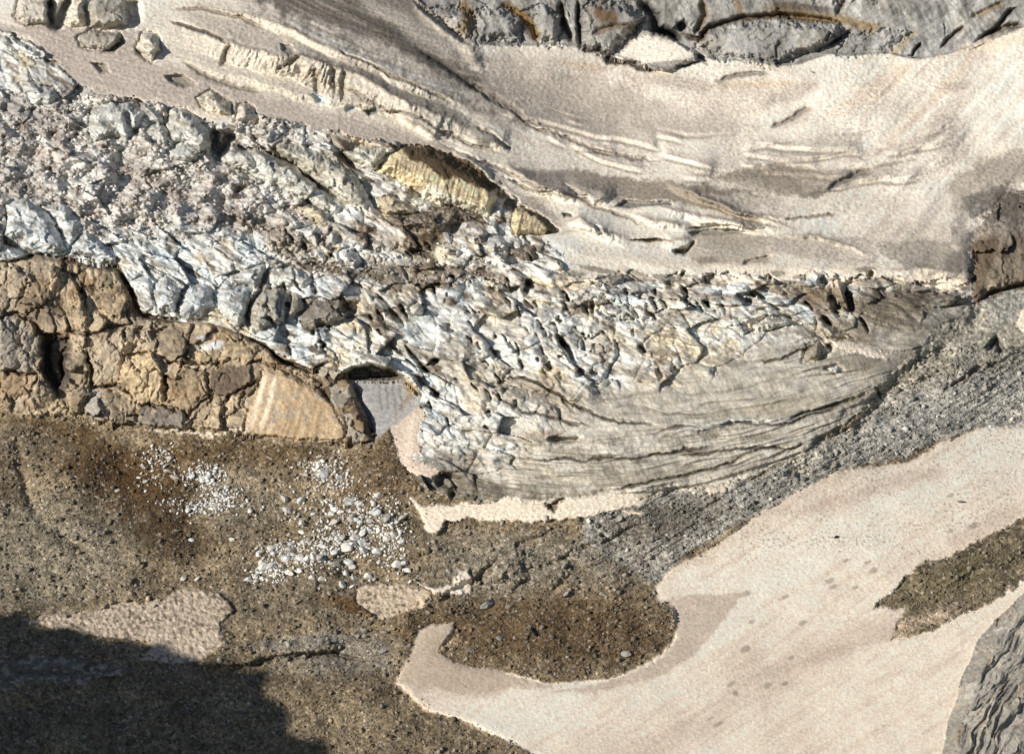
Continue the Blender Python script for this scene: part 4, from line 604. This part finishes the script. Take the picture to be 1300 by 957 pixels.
# ================================================================== DEBRIS
g = W['gravel'].copy(); s = sl(-420, 1720, 440, 1300)
cmul(s, g[s], .22*fbm(U[s]/70, V[s]/50, 5, 201)); H[s] += g[s]*1.9*fbm(U[s]/90, V[s]/60, 3, 203)
KM = g
for (cx, cy, rx, ry, an, c, k) in [(110, 575, 110, 28, 20, (.125, .085, .048), .85), (165, 630, 75, 45, 30, DARKB, .85), (210, 680, 60, 30, 10, DARKB, .6), (60, 700, 110, 70, 0, (.225, .205, .165), .7), (30, 560, 60, 20, 10, (.17, .15, .12), .6), (300, 575, 120, 16, 3, BROWN, .7),
                                   (490, 600, 40, 60, 70, (.14, .1, .065), .7), (200, 600, 60, 30, 0, (.13, .085, .045), .7), (310, 640, 50, 40, 0, (.2, .18, .145), .5), (370, 760, 90, 30, 0, (.16, .14, .11), .6), (460, 770, 50, 10, 10, (.14, .085, .04), .75), (700, 800, 160, 46, 0, (.125, .09, .058), .9),
                                   (540, 800, 50, 25, -20, (.13, .095, .06), .6), (650, 720, 110, 34, -10, (.21, .195, .165), .7), (600, 690, 70, 20, 0, (.20, .185, .155), .5), (800, 700, 70, 36, -25, (.22, .205, .18), .5), (850, 660, 80, 22, -10, (.14, .125, .105), .7), (430, 830, 80, 26, 0, (.22, .21, .19), .6),
                                   (380, 815, 60, 8, -5, (.25, .24, .22), .4), (460, 680, 60, 40, 0, (.15, .115, .08), .5), (1200, 740, 80, 20, -25, (.15, .13, .085), .6), (1230, 500, 60, 20, -20, (.30, .29, .27), .6), (1180, 470, 60, 16, -20, (.30, .275, .22), .5), (1270, 440, 40, 30, 0, (.25, .235, .195), .6),
                                   (1110, 555, 60, 14, -20, (.31, .30, .28), .5), (740, 645, 60, 10, 0, (.15, .125, .1), .6)]:
    blob(cx, cy, rx, ry, an, c, k)
KM = None
pass; blob(560, 815, 18, 16, 0, (.50, .39, .28), .5); KM = g
for (cx, cy) in ((595, 725), (640, 715), (700, 728), (560, 745)): blob(cx, cy, 24, 14, -30, None, h=1.8)
blob(340, 830, 90, 10, -8, None, h=2.0); line([(300, 850), (360, 834), (420, 832), (470, 842)], 3, -1.8, (.12, .105, .09), .7, warp=.8)
line([(0, 848), (60, 856), (130, 842)], 3, -1.2, (.16, .14, .12), .6, warp=1)
line([(545, 770), (600, 740), (640, 700), (700, 670)], 4, -1.2, warp=1); line([(640, 760), (690, 720), (760, 690), (830, 660)], 4, -1.2, warp=1); line([(20, 560), (40, 640), (120, 720)], 8, -1.5, warp=1)
line([(1200, 500), (1240, 470), (1280, 455)], 3, -1.5, (.14, .12, .1), .6, warp=1); line([(1255, 445), (1265, 430), (1272, 450)], 4, -3, (.1, .09, .08), .7); line([(1000, 580), (1060, 545), (1110, 510), (1140, 480)], 4, .8, (.27, .22, .15), .6, warp=1)
s = sl(-420, 1720, 440, 1300)
st = fbm((U[s]+.75*V[s]*1.2)/90, (V[s]+.62*U[s])/7, 4, 211); H[s] += .35*st*g[s]*sstep(600, 900, U[s]); cmul(s, g[s]*sstep(600, 900, U[s]), .13*st)
KM = None
# lower snowfield
L = W['snow']*(OBJ == o_low); s = sl(450, 1720, 500, 1300); M = L[s]; st = fbm((U[s]*.84-V[s]*.55)/110, (V[s]*.84+U[s]*.55)/10, 5, 221)
H[s] += M*(.05*st + .3*fbm(U[s]/80, V[s]/60, 2, 225)); mix(s, M*.5*sstep(-.1, .6, st), (.73, .66, .565)); mix(s, M*.35*sstep(.05, .6, -st), (.56, .47, .38)); tz = U[s]*.55 + V[s]; mix(s, M*.6*sstep(40, 5, np.abs(tz-1180+30*fbm(U[s]/80, V[s]/80, 3, 231))), (.56, .47, .38)); mix(s, M*.6*sstep(70, 10, np.abs(tz-1270+40*fbm(U[s]/80, V[s]/80, 3, 232))), (.74, .68, .60)); mix(s, M*.5*sstep(50, 5, np.abs(tz-1400+40*fbm(U[s]/80, V[s]/80, 3, 234))), (.58, .48, .39))

for p in ([(1020, 650), (1100, 625), (1160, 605), (1220, 595)], [(960, 858), (1050, 830), (1150, 795), (1240, 765)], [(1200, 690), (1260, 662), (1310, 640)]): line(p, 8, -.3, (.52, .42, .34), .45, warp=.5)
for k in range(26):
    cx = rng.uniform(900, 1290); cy = 870 - (cx-850)*.62 + rng.uniform(-60, 90)
    j, i = np.searchsorted(vs, cy), np.searchsorted(us, cx)
    if L[j, i] > .9: blob(cx, cy, rng.uniform(3, 7), rng.uniform(2, 4), -25, (.32, .28, .235), .55)
KM = L
tint([(815, 772), (836, 764), (870, 756), (943, 750), (925, 780), (905, 805), (870, 838), (830, 862), (760, 880), (700, 880), (770, 866), (832, 842), (860, 808)], (.53, .435, .35), .75, 3, .6, 2, 8); tint([(503, 868), (525, 800), (575, 786), (560, 830), (640, 852), (700, 872), (600, 880)], (.50, .40, .30), .65, 5, .6, 4, 10); KM = None
# scattered gravel on the edge of the snow
s = sl(860, 1400, 540, 720); d0 = fbm(U[s]/3.2, V[s]/3, 2, 231); mix(s, M[0:1, 0:1]*0 + L[s]*.55*sstep(.45, .7, d0+.35*fbm(U[s]/50, V[s]/30, 3, 233)), (.33, .28, .22))

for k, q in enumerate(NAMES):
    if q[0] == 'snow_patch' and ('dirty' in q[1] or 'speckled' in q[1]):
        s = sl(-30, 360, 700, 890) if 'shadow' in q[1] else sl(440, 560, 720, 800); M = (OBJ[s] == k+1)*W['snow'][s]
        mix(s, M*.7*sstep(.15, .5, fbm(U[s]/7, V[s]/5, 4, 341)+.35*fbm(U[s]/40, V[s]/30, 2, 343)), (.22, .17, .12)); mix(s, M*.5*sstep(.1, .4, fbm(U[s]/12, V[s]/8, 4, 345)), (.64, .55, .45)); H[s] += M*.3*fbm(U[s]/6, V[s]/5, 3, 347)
# ================================================================== fine relief and grain everywhere
al = sl(-420, 1720, -300, 1300)
F1, F2, R, dx, dy = worley((U+WX*.5)/6.0, (V+WY*.5)/4.2, 11)
bowl = sstep(-.4, .5, fbm(U/80, V/60, 3, 241))
low = (OBJ == o_low)
H += W['snow']*(.17*F1*(.2+.9*bowl) + .10*fbm(U/5, V/4, 3, 247))*np.where(low, .45, 1.0); C *= (1 - W['snow']*.12*sstep(.45, .2, F1)*np.where(low, .35, 1)*bowl + W['snow']*.09*(R[..., 3]-.5) - W['snow']*np.where(low, .10, .16)*fbm(U/3.4+.3*WX, V/2.6, 3, 243))[..., None]
gr = perlin(U/2.3, V/2.1, 251) + .7*perlin(U/1.3, V/1.2, 253)
H += W['snow']*.03*gr + W['ice']*.025*gr + W['rock']*.045*gr
C *= (1 + (W['snow']*.07 + W['ice']*.10 + W['rock']*.14)*gr)[..., None]
gr2 = fbm(U/5, V/4.5, 3, 261); H += W['ice']*.07*gr2 + W['rock']*.05*gr2; C *= (1 + (W['ice']*.10+W['rock']*.15)*fbm(U/6, V/5, 3, 263))[..., None]
F1, F2, R, dx, dy = worley(U/4.6, V/3.8, 13); F1b, F2b, Rb, dxb, dyb = worley(U/2.6, V/2.3, 14)
H += W['gravel']*(.16*(.6-F1)*(R[..., 0] > .35) + .3*np.clip(.55-F1, 0, 1)*(R[..., 0] > .85) + .12*(.6-F1b) + .05*gr)
C *= (1 + W['gravel']*(.55*(R[..., 3]-.5) + .6*(Rb[..., 3]-.5)))[..., None]; C += (W['gravel']*.12*(Rb[..., 2] > .95))[..., None]
for k, e, piv in (('ice', 1.35, .47), ('snow', 1.5, .56), ('rock', 1.3, .29), ('gravel', 1.35, .17)):
    lum = C @ np.array([.3, .5, .2], f32); C *= (1 + W[k]*((np.clip(lum, .02, 1)/piv)**(e-1) - 1))[..., None]
lum = (C @ np.array([.3, .5, .2], f32))[..., None]; br = np.clip(W['gravel'], 0, 1)[..., None]; C += br*.25*(C-lum)
np.clip(C, .02, .76, out=C)
# rock bands in the face
print('fine', time.time()-T0)

# ------------------------------------------------------------------ place the ground in the world
def ray(u, v):
    d = FV + ((np.asarray(u)-650)[..., None]*RV - (np.asarray(v)-478.5)[..., None]*UV)*(PX/DIST); return d
Dr = ray(U.astype(float), V.astype(float))
den = Dr @ NV; base = (-CAM) @ NV
Tn = (base + H)/den
P = CAM + Dr*Tn[..., None]
ny, nx = SH
def at(u, v):
    i = np.clip(np.searchsorted(us, u)-1, 0, nx-2); j = np.clip(np.searchsorted(vs, v)-1, 0, ny-2)
    a = (u-us[i])/(us[i+1]-us[i]); b = (v-vs[j])/(vs[j+1]-vs[j])
    return (P[j, i]*(1-a)*(1-b) + P[j, i+1]*a*(1-b) + P[j+1, i]*(1-a)*b + P[j+1, i+1]*a*b)
def who(u, v): return OBJ[min(np.searchsorted(vs, v), ny-1), min(np.searchsorted(us, u), nx-1)]

# ------------------------------------------------------------------ materials
def mat(name, rough, spec, nscale, nstr, bump, bscale, sss=0):
    m = bpy.data.materials.new(name); m.use_nodes = True; nt = m.node_tree; N = nt.nodes; Lk = nt.links; b = N['Principled BSDF']
    a = N.new('ShaderNodeAttribute'); a.attribute_name = 'Col'
    tc = N.new('ShaderNodeTexCoord'); n = N.new('ShaderNodeTexNoise'); n.inputs['Scale'].default_value = nscale; n.inputs['Detail'].default_value = 6; n.inputs['Roughness'].default_value = .65
    Lk.new(tc.outputs['Object'], n.inputs['Vector'])
    mr = N.new('ShaderNodeMapRange'); mr.inputs['From Min'].default_value = .3; mr.inputs['From Max'].default_value = .7; mr.inputs['To Min'].default_value = 1-nstr; mr.inputs['To Max'].default_value = 1+nstr
    Lk.new(n.outputs['Fac'], mr.inputs['Value'])
    mx = N.new('ShaderNodeVectorMath'); mx.operation = 'SCALE'; Lk.new(a.outputs['Color'], mx.inputs[0]); Lk.new(mr.outputs['Result'], mx.inputs['Scale']); Lk.new(mx.outputs['Vector'], b.inputs['Base Color'])
    n2 = N.new('ShaderNodeTexNoise'); n2.inputs['Scale'].default_value = bscale; n2.inputs['Detail'].default_value = 5; Lk.new(tc.outputs['Object'], n2.inputs['Vector'])
    bp = N.new('ShaderNodeBump'); bp.inputs['Strength'].default_value = .8; bp.inputs['Distance'].default_value = bump; Lk.new(n2.outputs['Fac'], bp.inputs['Height']); Lk.new(bp.outputs['Normal'], b.inputs['Normal'])
    b.inputs['Roughness'].default_value = rough; b.inputs['Specular IOR Level'].default_value = spec
    return m
MATS = {'snow': mat('old_snow', .75, .25, 1.2, .10, .10, 2.2), 'ice': mat('glacier_ice', .5, .4, .9, .13, .14, 1.6), 'rock': mat('weathered_rock', .85, .2, .8, .2, .1, 1.5), 'gravel': mat('gravel_cover', .95, .15, 1.5, .28, .2, 2.5)}

# ------------------------------------------------------------------ cut the ground into its named objects (each one closed down into the mountain where it is a thing)
fo = OBJ[:-1, :-1].astype(np.int32)
jj, ii = np.indices(fo.shape); q0 = (jj*nx + ii).ravel(); fo = fo.ravel()
order = np.argsort(fo, kind='stable'); ids, starts = np.unique(fo[order], return_index=True); starts = list(starts)+[len(order)]
Pf = P.reshape(-1, 3); Cf = C.reshape(-1, 3)
# shared normals so that seams between neighbours do not show
du = np.empty_like(P); dv = np.empty_like(P)
du[:, 1:-1] = P[:, 2:]-P[:, :-2]; du[:, 0] = P[:, 1]-P[:, 0]; du[:, -1] = P[:, -1]-P[:, -2]
dv[1:-1] = P[2:]-P[:-2]; dv[0] = P[1]-P[0]; dv[-1] = P[-1]-P[-2]
Nf = np.cross(dv, du).reshape(-1, 3); Nf /= np.linalg.norm(Nf, axis=1, keepdims=True)
def build_mesh(name, verts, quads, cols, m, normals=None):
    me = bpy.data.meshes.new(name); nv, nf = len(verts), len(quads)
    me.vertices.add(nv); me.vertices.foreach_set('co', verts.astype(f32).ravel())
    me.loops.add(nf*4); me.loops.foreach_set('vertex_index', quads.astype(np.int32).ravel())
    me.polygons.add(nf); me.polygons.foreach_set('loop_start', np.arange(0, nf*4, 4, dtype=np.int32)); 
    me.update(calc_edges=True)
    me.polygons.foreach_set('use_smooth', np.ones(nf, bool))
    ca = me.color_attributes.new('Col', 'FLOAT_COLOR', 'POINT'); cc = np.ones((nv, 4), f32); cc[:, :3] = cols; ca.data.foreach_set('color', cc.ravel())
    me.materials.append(m)
    if normals is not None:
        me.normals_split_custom_set_from_vertices(normals.tolist()) if nv < 60000 else None
    o = bpy.data.objects.new(name, me); col.objects.link(o); return o
def tag(o, label=None, cat=None, group=None, kind=None):
    for k, v in (('label', label), ('category', cat), ('group', group), ('kind', kind)):
        if v: o[k] = v
MADE = {}
for a, k in enumerate(ids):
    name, label, cat, kind, mt = NAMES[k-1]
    f = q0[order[starts[a]:starts[a+1]]]; quads = np.stack([f, f+nx, f+nx+1, f+1], 1)
    used, inv = np.unique(quads, return_inverse=True); quads = inv.reshape(-1, 4)
    vv, cc = Pf[used], Cf[used]; nn = Nf[used]
    if kind is None:                                   # skirt: give it its own depth
        e = np.concatenate([quads[:, [0, 1]], quads[:, [1, 2]], quads[:, [2, 3]], quads[:, [3, 0]]]); key = e[:, 0].astype(np.int64)*10**8 + e[:, 1]; rev = e[:, 1].astype(np.int64)*10**8 + e[:, 0]
        be = e[~np.isin(key, rev)]; bv, bi = np.unique(be, return_inverse=True); bi = bi.reshape(-1, 2); depth = 1.2 if name == 'snow_patch' else 3.0
        vv = np.concatenate([vv, vv[bv] - NV*depth]); cc = np.concatenate([cc, cc[bv]]); n0 = len(nn); nn = np.concatenate([nn, nn[bv]])
        quads = np.concatenate([quads, np.stack([be[:, 1], be[:, 0], n0+bi[:, 0], n0+bi[:, 1]], 1)])
    o = build_mesh(name, vv, quads, cc, MATS[mt], None)
    MADE[k] = o
    if k in PARENT: o.parent = MADE[PARENT[k]]
    tag(o, label, cat, None, kind)
print('meshes', len(ids), time.time()-T0)

# ------------------------------------------------------------------ stones and ice blocks
import bmesh
def stone_mesh(name, seed, c, m, sub=2, flat=.65):
    r = np.random.default_rng(seed); bm = bmesh.new(); bmesh.ops.create_icosphere(bm, subdivisions=sub, radius=.5)
    pl = [(Vector(r.normal(size=3)).normalized(), r.uniform(.27, .42)) for _ in range(9)]
    for v in bm.verts:
        for n_, d_ in pl:
            k = v.co.dot(n_) - d_
            if k > 0: v.co -= n_*k*.95
        v.co.z *= flat; v.co *= 1 + .05*r.normal()
    bmesh.ops.bevel(bm, geom=[], offset=0) if False else None
    me = bpy.data.meshes.new(name); bm.to_mesh(me); bm.free()
    ca = me.color_attributes.new('Col', 'FLOAT_COLOR', 'POINT'); n = len(me.vertices)
    cc = np.ones((n, 4), f32); cc[:, :3] = np.array(c)*(1+.12*r.normal(size=(n, 1))); ca.data.foreach_set('color', cc.ravel()); me.materials.append(m); return me
ICEST = [stone_mesh('ice_lump', 100+k, [(.66, .65, .62), (.58, .60, .60), (.70, .68, .64), (.50, .48, .44)][k % 4], MATS['ice'], 2, .75) for k in range(8)]
ROCKST = [stone_mesh('boulder', 200+k, [(.30, .29, .275), (.24, .22, .2), (.36, .34, .31), (.27, .24, .19)][k % 4], MATS['rock'], 2, .6) for k in range(8)]
UPW = Vector(NV)
def put(name, me, u, v, size, label, cat, group=None, asp=1.2):
    p = at(u, v); o = bpy.data.objects.new(name, me); s = size*PX
    o.location = Vector(p) + UPW*s*.10; o.scale = (s*asp, s*rng.uniform(.8, 1.1), s*rng.uniform(.75, 1.05)); o.rotation_euler = (SLOPE + rng.uniform(-.3, .3), rng.uniform(-.3, .3), rng.uniform(0, 6.28))
    o.rotation_mode = 'XYZ'; col.objects.link(o); tag(o, label, cat, group); return o
big = [(T7((985, 445))[0], 19, 'largest white ice block at the lower left of the long ice scatter'), (T7((1070, 410))[0], 16, 'second large white ice block just above the largest one'), (T7((1205, 487))[0], 11, 'lone round white ice block below the long ice scatter'),
       (T7((688, 487))[0], 12, 'white ice block lying alone above the speckled snow patch'), (T7((740, 488))[0], 10, 'white ice block right beside the lone one above the speckled patch'), (T7((720, 342))[0], 9, 'flat white ice block on dark soil between the two scatters'),
       (T7((1275, 238))[0], 11, 'broad white ice block near the top of the long scatter'), (T8((50, 445))[0], 13, 'white ice block at the foot of the scatter beside dark gravel'), (T8((75, 205))[0], 12, 'bulky white ice block at the right side of the ice scatter'),
       (T8((65, 265))[0], 11, 'second bulky white ice block in the right side of the scatter'), (T8((105, 360))[0], 11, 'grey-white ice block in the lower right of the scatter'), (T7((580, 588))[0], 8, 'blue-white ice block on the speckled snow patch'),
       (T7((960, 480))[0], 9, 'small ice block touching the underside of the largest one'), (T7((850, 145))[0], 10, 'white ice block at the right end of the upper small scatter'), (T7((790, 225))[0], 10, 'flat white ice block at the foot of the upper small scatter')]
for k, (p, s_, lab) in enumerate(big): put('fallen_ice_block', ICEST[k % 8], p[0], p[1], s_*.85, lab, 'ice block', None, 1.25)
poly_scat = [(T7((1000, 380), (1060, 210), (1190, 60), (1300, 60), (1400, 110), (1500, 190), (1540, 260), (1540, 380), (1420, 440), (1300, 400), (1180, 390), (1080, 420)), 225, (4, 15), 'small white ice block in the long scatter under the cliff'),
             (T7((720, 70), (830, 80), (880, 140), (870, 190), (800, 235), (680, 230), (640, 190), (740, 170)), 62, (3.5, 11), 'small white ice block in the upper small scatter on dark soil')]
GC = [[(418, 605, 17, 12, 3), (470, 655, 26, 17, 5), (497, 692, 10, 18, 3), (432, 688, 26, 13, 4), (375, 705, 28, 11, 5), (343, 728, 13, 6, 2), (400, 650, 36, 16, 2), (440, 730, 40, 16, .6), (395, 590, 14, 6, 1)],
      [(262, 604, 15, 8, 4), (250, 642, 19, 5, 3), (282, 632, 12, 8, 3), (203, 581, 10, 7, 1.6), (250, 620, 34, 26, 1.2), (190, 605, 14, 12, .6)]]
def gsample(r, k):
    G = GC[k]; w = np.array([g_[4] for g_ in G]); i = r.choice(len(G), p=w/w.sum()); return G[i][0] + G[i][2]*r.normal(), G[i][1] + G[i][3]*r.normal()
def inside(pts, x, y):
    r = False; n = len(pts)
    for i in range(n):
        x1, y1 = pts[i]; x2, y2 = pts[(i+1) % n]
        if (y1 > y) != (y2 > y) and x < (x2-x1)*(y-y1)/(y2-y1)+x1: r = not r
    return r
def sample(pts, dens=None):
    xs = [p[0] for p in pts]; ys = [p[1] for p in pts]
    while True:
        x, y = rng.uniform(min(xs), max(xs)), rng.uniform(min(ys), max(ys))
        if inside(pts, x, y) and (dens is None or rng.random() < dens(x, y)): return x, y
for pts, n, (a_, b_), lab in poly_scat:
    for k in range(n):
        x, y = gsample(rng, 0 if n > 100 else 1)
        sz = a_ + (b_-a_)*rng.random()**2.0
        put('fallen_ice_block', ICEST[rng.integers(8)], x, y, sz, lab, 'ice block', 'white ice blocks scattered on the brown debris', rng.uniform(1, 1.5))
# crumbs too many to count
def heap(name, label, cat, n, fn, m, seed, cols, local=False):
    r = np.random.default_rng(seed); bm = bmesh.new(); bmesh.ops.create_icosphere(bm, subdivisions=1, radius=.5); pv = np.array([v.co[:] for v in bm.verts]); pf = np.array([[v.index for v in f.verts] for f in bm.faces]); bm.free()
    k = len(pv); VV = np.empty((n, k, 3)); CC = np.empty((n, k, 3), f32)
    Q = np.linalg.svd(r.normal(size=(n, 3, 3)))[0]
    for i in range(n):
        u, v, sz = fn(r); s_ = sz*PX
        w = pv*np.clip(1+.22*r.normal(size=(k, 1)), .6, 1.4)*np.array([1.25, 1, .75]); VV[i] = (w @ Q[i])*s_ + at(u, v) + NV*s_*.15; CC[i] = (np.array(cols[r.integers(len(cols))])*.35 + .65*C[min(np.searchsorted(vs, v), ny-1), min(np.searchsorted(us, u), nx-1)]*r.uniform(.6, 1.55) if local else np.array(cols[r.integers(len(cols))]))*(1+.12*r.normal())
    F = (pf[None] + (np.arange(n)*k)[:, None, None]).reshape(-1, 3)
    me = bpy.data.meshes.new(name); me.vertices.add(n*k); me.vertices.foreach_set('co', VV.astype(f32).ravel()); me.loops.add(len(F)*3); me.loops.foreach_set('vertex_index', F.astype(np.int32).ravel()); me.polygons.add(len(F)); me.polygons.foreach_set('loop_start', np.arange(0, len(F)*3, 3, dtype=np.int32)); me.update(calc_edges=True)
    ca = me.color_attributes.new('Col', 'FLOAT_COLOR', 'POINT'); c4 = np.ones((n*k, 4), f32); c4[:, :3] = np.clip(CC.reshape(-1, 3), .02, .75); ca.data.foreach_set('color', c4.ravel()); me.materials.append(m)
    o = bpy.data.objects.new(name, me); col.objects.link(o); tag(o, label, cat, None, 'stuff'); return o
def f_ice(r):
    x, y = gsample(r, 0 if r.random() < .72 else 1); return x + 4*r.normal(), y + 3*r.normal(), 1.3 + 3.4*r.random()**2
heap('ice_rubble', 'fine white ice crumbs strewn between the fallen ice blocks', 'ice rubble', 2600, f_ice, MATS['ice'], 5, [(.66, .64, .60), (.58, .58, .57), (.48, .44, .39), (.70, .68, .65)])
def f_grav(r):
    while True:
        x = r.uniform(-40, 1340); y = r.uniform(440, 985); w = who(x, y)
        if w in (o_debris, o_mor, o_isl):
            if r.random() < .3: x += r.normal()*5; y += r.normal()*4
            return x, y, (1.0 + 1.3*r.random() + 5.5*r.random()**22)*(1.1 if w == o_mor else 1)
heap('gravel', 'loose grey and brown stones covering the debris slopes', 'gravel', 26000, f_grav, MATS['gravel'], 6, [(.24, .22, .185), (.17, .145, .11), (.30, .28, .25), (.36, .34, .31), (.13, .105, .08), (.22, .19, .15)], True)
def f_rub(r):
    while True:
        x = r.uniform(-20, 640); y = r.uniform(90, 380); w = who(x, y)
        if w == o_ice and ((x < 420 and 110 < y < 310) or (x >= 300 and abs(y-(322+.05*(x-300))) < 26)): return x, y, 1.6+7*r.random()**4
heap('ice_rubble', 'dirty pinkish ice rubble filling the left of the icefall', 'ice rubble', 2600, f_rub, MATS['ice'], 8, [(.60, .55, .51), (.66, .64, .61), (.5, .45, .4), (.3, .24, .18), (.42, .37, .32), (.62, .63, .63)], True)
# boulders
bb = [(T8((555, 590))[0], 19, 'large grey boulder with a long shadow in the middle of the gravel'), (T8((735, 688))[0], 14, 'pale flat boulder low in the dark brown gravel'), (T8((855, 545))[0], 13, 'grey boulder below the small snow strip'), (T8((640, 592))[0], 9, 'grey boulder just right of the large one'),
      (T8((605, 710))[0], 10, 'grey boulder left of the pale flat boulder'), (T8((1120, 350))[0], 8, 'white oval stone high on the grey gravel'), (T8((845, 440))[0], 10, 'thin pale slab lying on the gravel hummocks'), (T8((1045, 600))[0], 8, 'grey stone near the right edge of the brown gravel'),
      (T8((1080, 770))[0], 11, 'pale stone close to the lower snowfield bend'), (T8((490, 755))[0], 7, 'white stone above the lower snow edge'), (T8((990, 545))[0], 7, 'light stone between boulder and lower snowfield'), (T8((110, 655))[0], 13, 'pale angular boulder left of the lower snow tongue'),
      (T8((175, 690))[0], 10, 'flat pale boulder right of the pale angular one'), (T8((985, 325))[0], 9, 'dark stone on the upper gravel under the layered ice'), (T8((1050, 260))[0], 10, 'blue-grey boulder next to the thin snow sliver'), (T7((1120, 575))[0], 10, 'tan boulder on brown soil below the ice scatter'),
      (T7((1000, 590))[0], 9, 'dark flat boulder below the ice scatter'), (T9((1060, 198))[0], 8, 'brown stone melted into the lower snowfield'), (T9((595, 330))[0], 6, 'small dark stone in the middle of the lower snowfield'), (T6((830, 180))[0], 5, 'brown stone stuck in the snow above the ice'),
      ((1154, 71), 4.5, 'black angular rock at the snowfield rim below the grey face'), ((1159, 74), 3.5, 'smaller black rock right beside the black angular one'), ((1126, 74), 3, 'small dark rock where snow meets the grey face'), (T3((505, 272))[0], 5, 'grey stone on the snow under the rock face')]
for k, (p, s_, lab) in enumerate(bb):
    me = ROCKST[k % 8]
    if 'black' in lab or 'dark' in lab: me = me.copy(); a_ = me.color_attributes['Col']; a_.data.foreach_set('color', np.tile(np.array([.05, .048, .045, 1], f32), len(me.vertices)))
    put('boulder', me, p[0], p[1], s_, lab, 'boulder', None, 1.35)
n = 0
while n < 150:
    x, y = rng.uniform(0, 1300), rng.uniform(560, 960); w = who(x, y)
    if w not in (o_debris, o_mor, o_isl): continue
    lab, grp = {o_debris: ('grey stone lying loose on the brown debris slope', 'stones on the debris slope'), o_mor: ('grey stone lying loose on the grey moraine', 'stones on the moraine'), o_isl: ('brown stone lying on the gravel tongue in the snow', 'stones on the gravel tongue')}[w]
    put('stone', ROCKST[rng.integers(8)], x, y, 3+6.5*rng.random()**3, lab, 'stone', grp, rng.uniform(1, 1.5)); n += 1

# ------------------------------------------------------------------ the ridge outside the view that shades the lower left corner
edge = [(-700, 720), (-300, 752), (-60, 778), (0, 784), (60, 793), (120, 806), (180, 815), (235, 829), (275, 843), (315, 862), (370, 900), (420, 980)]
crest = []
for (u, v) in edge:
    i = float(u); t = 330.0
    p0 = at(min(max(i, -415), 1700), v) if i > -415 else at(-415, v) + RV*(i+415)*PX
    crest.append(p0 + SUN*t)
crest = np.array(crest); nC = len(crest); VV, Q = [], []
rr = np.random.default_rng(3); K = 14
dense = np.array([[np.interp(t, np.arange(nC), crest[:, k]) for k in range(3)] for t in np.linspace(0, nC-1, 90)])
down = -UV
prof = [(0, 0), (-6, 8), (-14, 30), (-20, 70), (-26, 140), (-30, 260)]
for side in (1, -1):
    b0 = len(VV); rows_ = prof
    for d_, (off, dep) in enumerate(rows_):
        for k, p in enumerate(dense):
            jit = 2.2*perlin(np.array([k/5.0]), np.array([dep/20.0+side*9]), 401)[0]
            wdt = 3 + dep*.28
            VV.append(p + down*dep + FV*(-side)*wdt*.8 + RV*(-dep*.25) + (UV*(jit*1.2 + 4*fbm(np.array([k/9.0]), np.array([dep/60.0]), 3, 405)[0])))
    for d_ in range(len(rows_)-1):
        for k in range(89):
            a_ = b0+d_*90+k; Q.append([a_, a_+1, a_+91, a_+90] if side > 0 else [a_, a_+90, a_+91, a_+1])
VV = np.array(VV)
o = build_mesh('rock_ridge', VV, np.array(Q), np.tile(np.array([.25, .24, .22], f32), (len(VV), 1)), MATS['rock']); tag(o, 'grey rock ridge standing off to the left, shading the lower corner', 'rock ridge')

# ------------------------------------------------------------------ light, sky, camera
w = bpy.data.worlds.new('World'); sc.world = w; w.use_nodes = True; nt = w.node_tree
sky = nt.nodes.new('ShaderNodeTexSky'); sky.sky_type = 'NISHITA'; sky.sun_disc = False
el = math.asin(SUN[2]); sky.sun_elevation = el; sky.sun_rotation = math.atan2(SUN[0], SUN[1]); sky.altitude = 2500
nt.links.new(sky.outputs[0], nt.nodes['Background'].inputs[0]); nt.nodes['Background'].inputs[1].default_value = 0.065
ld = bpy.data.lights.new('Sun', 'SUN'); ld.energy = 4.3; ld.angle = math.radians(.53); ld.color = (1, .93, .82); lo = bpy.data.objects.new('Sun', ld); col.objects.link(lo); lo.rotation_euler = Vector(-SUN).to_track_quat('-Z', 'Y').to_euler()
cd = bpy.data.cameras.new('Camera'); co = bpy.data.objects.new('Camera', cd); col.objects.link(co); co.location = CAM; co.rotation_euler = (math.pi/2 - PITCH, 0, 0)
cd.sensor_fit = 'HORIZONTAL'; cd.sensor_width = 36; cd.lens = 36*(DIST/PX)/1300; cd.clip_start = 1; cd.clip_end = 6000; sc.camera = co
sc.view_settings.view_transform = 'Standard'; sc.view_settings.look = 'None'; sc.view_settings.gamma = 1; sc.view_settings.exposure = 0.2; sc.view_settings.use_curve_mapping = False
print('done', time.time()-T0, 'sun elev', math.degrees(el))
